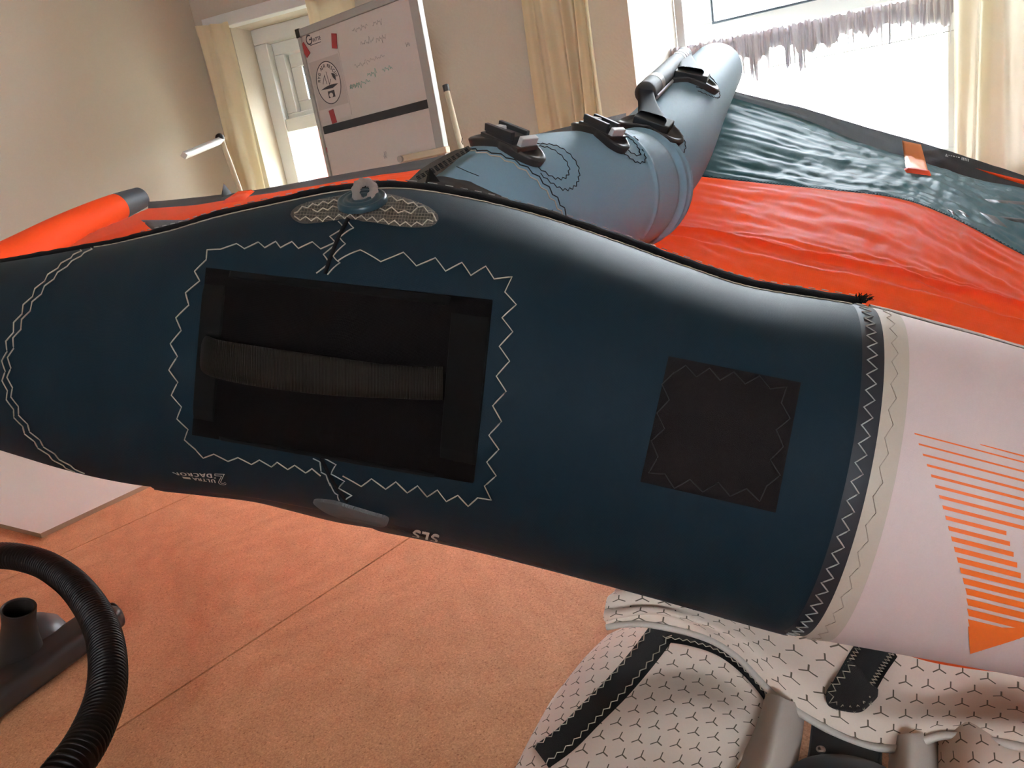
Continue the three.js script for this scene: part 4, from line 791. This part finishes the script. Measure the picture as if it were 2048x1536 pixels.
// ---------------------------------------------------------------- the wing's bag under the leading edge, lower right
{
  const t = thing('wing_bag', 'white three-armed-star print bag with black straps crumpled under the leading edge', 'bag');
  const rowsPx = [
    [[1215, 1270, .93], [1262, 1250, .91], [1318, 1246, .895], [1400, 1262, .885], [1482, 1306, .865], [1552, 1395, .835]],
    [[1165, 1320, .905], [1215, 1308, .865], [1290, 1316, .84], [1380, 1332, .82], [1470, 1366, .815], [1556, 1416, .825]],
    [[1106, 1398, .87], [1168, 1392, .82], [1260, 1398, .785], [1350, 1408, .77], [1444, 1430, .77], [1530, 1462, .808]],
    [[1058, 1480, .822], [1118, 1480, .785], [1210, 1490, .75], [1300, 1500, .738], [1392, 1512, .74], [1476, 1530, .78]],
    [[1010, 1580, .775], [1075, 1585, .74], [1170, 1595, .71], [1262, 1605, .7], [1352, 1615, .705], [1428, 1625, .735]]];
  const wob = (x, y, u, v) => 0.004 * noise(x * 9 + 1, y * 14) * Math.sin(Math.PI * u);
  const low = (c) => { const P = c.attributes.position; for (let i = 0; i < P.count; i++) if (P.getY(i) < 0.003) P.setY(i, 0.003); c.computeVertexNormals(); return c; };
  const body = mesh('bag_body', low(cloth(netAt(rowsPx), 60, 60, wob)), M.bag, t);
  mesh('bag_back', low(cloth(netAt(rowsPx.map((r, j) => r.map(([x, y, d], i) => [x, y, d + 0.1 * Math.sin(Math.PI * i / 5) * (j > 0 ? 1 : 0)]))), 30, 30)), M.bagPlain, t);
  const bs = (name, pl, w, off, mat, list) => {                                         // a strap laid over cloth along sight lines, with its stitching
    const P = new THREE.CatmullRomCurve3(pl.map(([x, y]) => v3(x, y, 0))), n = 40; let last = null;
    const side = (u) => { const T = P.getTangentAt(u); return v3(-T.y, T.x, 0); };
    const pt = (u, s, o) => { const q = P.getPointAt(u), k = side(u); const h = hit(q.x + k.x * w * s, q.y + k.y * w * s, list) || last; last = h; return h ? h.p.clone().addScaledVector(h.n, o) : at(q.x, q.y, 0.85); };
    const st = mesh(name, grid(8, n, (s, u) => ({ p: pt(u, 2 * s - 1, s < 0.01 || s > 0.99 ? 0.0002 : off), uv: [s * 0.03, u * 0.25] })), mat, t, 'black webbing strap with pale zigzag stitching');
    for (const s of [-0.72, 0.72]) { const o = []; for (let i = 0; i <= 34; i++) o.push(pt(i / 34, s + (i & 1 ? 0.12 : -0.12), off + 0.0008)); mesh('zigzag_stitching', thread(o, 0.0006), M.stitch, st); }
    return st;
  };
  scene.updateMatrixWorld(true);
  bs('strap', [[1326, 1262], [1290, 1310], [1235, 1375], [1180, 1430], [1130, 1480], [1082, 1515]], 27, 0.0022, M.blackTape, [body]);
  bs('strap', [[1328, 1268], [1380, 1276], [1440, 1296], [1490, 1332], [1530, 1376], [1552, 1408]], 16, 0.0024, M.blackTape, [body]);
  // the opened flap that lies over it, with its rolled hem
  const cols = [
    [[1232, 1165, .86], [1214, 1200, .835], [1208, 1232, .83], [1213, 1258, .845]],
    [[1300, 1150, .86], [1300, 1192, .83], [1298, 1222, .82], [1292, 1246, .835]],
    [[1400, 1175, .86], [1395, 1215, .83], [1392, 1245, .815], [1398, 1270, .83]],
    [[1475, 1200, .86], [1480, 1245, .825], [1478, 1280, .81], [1474, 1312, .82]],
    [[1560, 1220, .87], [1565, 1290, .82], [1560, 1345, .8], [1560, 1400, .805]],
    [[1680, 1245, .88], [1690, 1330, .83], [1690, 1410, .795], [1692, 1476, .79]],
    [[1800, 1280, .89], [1800, 1360, .84], [1800, 1430, .79], [1796, 1494, .78]],
    [[1895, 1300, .9], [1895, 1370, .85], [1890, 1425, .79], [1884, 1466, .78]],
    [[2000, 1320, .9], [2000, 1390, .84], [1998, 1440, .78], [1990, 1482, .77]],
    [[2130, 1335, .9], [2130, 1420, .83], [2120, 1470, .77], [2110, 1512, .76]]];
  const rows = [0, 1, 2, 3].map((k) => cols.map((c) => c[k]));
  const fold = (x, y, u, v) => 0.007 * noise(x * 7 + 3, y * 12 + 1) + 0.006 * Math.sin(v * 16 + u * 5) * Math.exp(-(((u - 0.1) / 0.1) ** 2)) + 0.008 * noise(x * 14 - y * 10, y * 4) * (u > 0.5 ? 1 : 0.3);
  const flap = mesh('bag_flap', cloth(netAt(rows), 120, 60, fold), M.bag, t, 'opened flap with a rolled hem');
  const n = net(netAt(rows)), hem = []; for (let i = 0; i <= 60; i++) hem.push(n.S(i / 60, 1).addScaledVector(n.N(i / 60, 1), fold(i / 60 * n.lu, n.lv, i / 60, 1)));
  mesh('hem', sweep(hem, 0.0035, 120, 8), M.bagPlain, flap);
  scene.updateMatrixWorld(true);
  const tab = bs('strap_tab', [[1760, 1290], [1736, 1325], [1716, 1360], [1698, 1392]], 42, 0.003, M.blackTape, [flap]);
  const end = mesh('tab_end', patch([flap], [[1700, 1330], [1668, 1366], [1652, 1390], [1658, 1412], [1690, 1423], [1722, 1424], [1742, 1408], [1756, 1390], [1740, 1378]], 0.006, 8, true), M.velcro.clone(), t, 'rounded black strap end');
  end.material.color.setRGB(0.012, 0.009, 0.009);
  const zz = []; const zp = new THREE.CatmullRomCurve3([[1706, 1330], [1672, 1372], [1662, 1395], [1676, 1412], [1716, 1416], [1742, 1398]].map(([x, y]) => v3(x, y, 0))); for (let i = 0; i <= 22; i++) { const q = zp.getPointAt(i / 22), tg = zp.getTangentAt(i / 22), w = i & 1 ? 7 : -5, h = hit(q.x - tg.y * w, q.y + tg.x * w, [flap, end]); if (h) zz.push(h.p.addScaledVector(h.n, 0.001)); }
  mesh('zigzag_stitching', thread(zz, 0.0006), M.stitch, end);
  // what shows below the flap: folded cloth of the bag on either side of a black plate
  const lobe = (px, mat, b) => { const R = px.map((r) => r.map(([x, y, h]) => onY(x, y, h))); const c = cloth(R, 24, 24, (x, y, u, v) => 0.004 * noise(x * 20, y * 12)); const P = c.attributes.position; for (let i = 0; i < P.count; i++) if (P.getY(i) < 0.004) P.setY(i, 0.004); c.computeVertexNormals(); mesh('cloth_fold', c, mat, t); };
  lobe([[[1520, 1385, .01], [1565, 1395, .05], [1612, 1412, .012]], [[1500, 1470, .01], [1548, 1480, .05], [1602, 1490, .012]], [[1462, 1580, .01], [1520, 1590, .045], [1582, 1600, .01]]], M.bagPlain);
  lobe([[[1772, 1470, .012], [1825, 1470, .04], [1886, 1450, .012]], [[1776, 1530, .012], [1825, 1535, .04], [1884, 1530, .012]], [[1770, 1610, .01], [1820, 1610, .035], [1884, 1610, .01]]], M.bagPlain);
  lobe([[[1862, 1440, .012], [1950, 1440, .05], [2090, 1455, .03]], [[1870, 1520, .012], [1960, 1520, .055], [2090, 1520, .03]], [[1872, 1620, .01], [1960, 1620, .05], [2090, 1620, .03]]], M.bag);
}
{
  const t = thing('black_plate', 'black plate with a round screw, half hidden below the white bag flap', 'plate');
  const out = [[1634, 1390], [1700, 1440], [1752, 1464], [1758, 1500], [1754, 1540], [1745, 1610], [1610, 1610], [1622, 1500]].map(([x, y]) => onY(x, y, 0.016));
  const s = new THREE.Shape(new THREE.SplineCurve(out.concat([out[0]]).map((p) => new THREE.Vector2(p.x, -p.z))).getPoints(70));
  const g = new THREE.ExtrudeGeometry(s, { depth: 0.012, bevelSize: 0.002, bevelThickness: 0.003, bevelSegments: 2 }); g.rotateX(-Math.PI / 2); g.translate(0, 0.004, 0);
  mesh('plate', g, M.plastic, t);
  const sp = onY(1642, 1500, 0.019), sc = new THREE.SphereGeometry(0.0045, 20, 12, 0, Math.PI * 2, 0, Math.PI / 2); sc.scale(1, 0.7, 1); sc.translate(sp.x, sp.y, sp.z);
  mesh('screw', sc, std([0.7, 0.7, 0.7], { roughness: 0.25, metalness: 1 }), t);
  const lp = onY(1690, 1560, 0.019), lg = new THREE.SphereGeometry(0.04, 28, 14, 0, Math.PI * 2, 0, Math.PI / 2); lg.scale(1.1, 0.4, 0.6); lg.translate(lp.x, 0.018, lp.z);
  mesh('rounded_cover', lg, M.plastic, t);
}
// ---------------------------------------------------------------- vacuum cleaner hose and floor head, lower left
{
  const t = thing('vacuum_hose', 'black corrugated vacuum hose curving over the floor at the left', 'hose');
  const px = [[-210, 1175, 1.5], [-90, 1125, 1.46], [0, 1111, 1.4], [70, 1122, 1.34], [130, 1155, 1.25], [176, 1205, 1.15], [206, 1265, 1.07], [216, 1330, 1.0], [211, 1390, .95], [190, 1450, .91], [160, 1505, .875], [118, 1560, .85], [70, 1640, .83], [20, 1720, .82]].map(([x, y, r]) => at(x, y, r));
  const c = new THREE.CatmullRomCurve3(px), L = c.getLength(), ribs = Math.round(L / 0.0066), n = ribs * 6, fr = c.computeFrenetFrames(n, false), P = c.getSpacedPoints(n);
  mesh('corrugated_tube', grid(22, n, (u, v) => { const i = Math.round(v * n), w = u * Math.PI * 2, r = 0.0172 + 0.003 * Math.cos(i / 6 * Math.PI * 2); return { p: P[i].clone().addScaledVector(fr.normals[i], Math.cos(w) * r).addScaledVector(fr.binormals[i], Math.sin(w) * r), uv: [u, v] }; }), M.hose, t);
}
{
  const a = onY(232, 1222, 0.02), b = onY(-20, 1402, 0.02), d = b.clone().sub(a).normalize();
  const t = thing('vacuum_floor_head', 'dark brown vacuum cleaner floor head with an open pipe socket', 'vacuum head', v3(a.x, 0, a.z));
  t.rotation.y = Math.atan2(-d.z, d.x); t.updateMatrixWorld(true);
  const inv = t.matrixWorld.clone().invert(), L = 0.3;
  // long low body: rounded profile along x
  const prof = (x) => { const e = Math.min(x, L - x), k = Math.sqrt(Math.min(1, Math.max(0.02, (e + 0.002) / 0.018))); return k; };
  const g = grid(60, 28, (u, v) => { const x = L * u, k = prof(x), w = v * Math.PI * 2, cx = Math.cos(w), sy = Math.sin(w); return { p: v3(x, 0.004 + (0.5 + 0.5 * Math.sign(sy) * Math.abs(sy) ** 0.6) * 0.036 * (0.5 + 0.5 * k), Math.sign(cx) * Math.abs(cx) ** 0.55 * 0.034 * k), uv: [u, v] }; });
  const capg = (x) => { const q = new THREE.SphereGeometry(0.01, 12, 8); q.scale(0.5, 1.6, 1.2); q.translate(x, 0.02, 0); return q; };
  mesh('head_body', g, M.vac, t);
  mesh('end_cap', capg(0.002), M.vac, t);
  mesh('brush_strip', box(0.012, L - 0.012, 0.0, 0.006, 0.026, 0.031), M.blackTape, t);
  const N = (x, y, Y) => onY(x, y, Y).applyMatrix4(inv);
  const q = N(62, 1258, 0.045);
  const hub = new THREE.LatheGeometry([[0.0, 0.062], [0.022, 0.058], [0.036, 0.046], [0.042, 0.03], [0.044, 0.006], [0.0, 0.004]].map(([x, y]) => new THREE.Vector2(x, y)), 36); hub.translate(q.x, 0, q.z);
  mesh('swivel_cover', hub, M.vacGrey, t, 'grey rounded swivel cover');
  const top = at(37, 1216, onY(40, 1310, 0.035).distanceTo(eye) - 0.055).applyMatrix4(inv), low = N(40, 1310, 0.035);
  const ax = top.clone().sub(low).normalize(), o = new THREE.LatheGeometry([[0.03, -0.02], [0.0275, 0.01], [0.022, 0.035], [0.0195, 0.06], [0.0205, top.distanceTo(low)], [0.0185, top.distanceTo(low) + 0.001], [0.0172, top.distanceTo(low) - 0.002], [0.016, 0.03]].map(([x, y]) => new THREE.Vector2(x, y)), 32);
  o.applyQuaternion(new THREE.Quaternion().setFromUnitVectors(v3(0, 1, 0), ax)); o.translate(low.x, low.y, low.z);
  mesh('pipe_socket', o, M.vac, t);
  const inner = new THREE.CircleGeometry(0.0168, 24); inner.rotateX(-Math.PI / 2); inner.applyQuaternion(new THREE.Quaternion().setFromUnitVectors(v3(0, 1, 0), ax)); const ip = low.clone().addScaledVector(ax, 0.03); inner.translate(ip.x, ip.y, ip.z);
  mesh('socket_floor', inner, M.blackTape, t);
  const nk = sweep([v3(low.x, 0.03, low.z), v3((low.x + q.x) / 2 + 0.01, 0.032, (low.z + q.z) / 2), v3(q.x, 0.03, q.z)], 0.024, 10, 18);
  mesh('neck', nk, M.vac, t);
}
// ---------------------------------------------------------------- the pale sheet on the floor at the left
{
  const a = onY(80, 1066, 0.012), b = onY(290, 968, 0.012), c = onY(0, 1008, 0.012), d = b.clone().sub(a).normalize(), e = v3(d.z, 0, -d.x);
  if (c.clone().sub(a).dot(e) < 0) e.negate();
  const t = thing('pale_board', 'pale smooth board lying on the floor behind the hose', 'board', v3(a.x, 0, a.z));
  const s = new THREE.Shape(); s.moveTo(0, 0); s.lineTo(1.22, 0); s.lineTo(1.22, 0.9); s.lineTo(0, 0.9); s.closePath();
  const g = new THREE.ExtrudeGeometry(s, { depth: 0.01, bevelEnabled: false });
  const up = v3(0, 1, 0), m = new THREE.Matrix4().makeBasis(d, e, d.clone().cross(e)); g.applyMatrix4(m); g.computeBoundingBox(); g.translate(0, 0.0005 - g.boundingBox.min.y, 0); g.computeVertexNormals();
  mesh('sheet', g, [M.hardboard, M.core], t);
}
// ---------------------------------------------------------------- each thing gets its base point, then hand over
scene.updateMatrixWorld(true);
for (const g of scene.children) {
  if (!g.isGroup || !g.userData.category || g.position.lengthSq() > 0) continue;
  const b = new THREE.Box3().setFromObject(g), c = v3((b.min.x + b.max.x) / 2, b.min.y, (b.min.z + b.max.z) / 2);
  g.position.copy(c);
  for (const k of g.children) k.position.sub(c);
}
scene.traverse((o) => { if (o.isMesh) { o.castShadow = true; o.receiveShadow = true; } });
renderer.render(scene, camera);
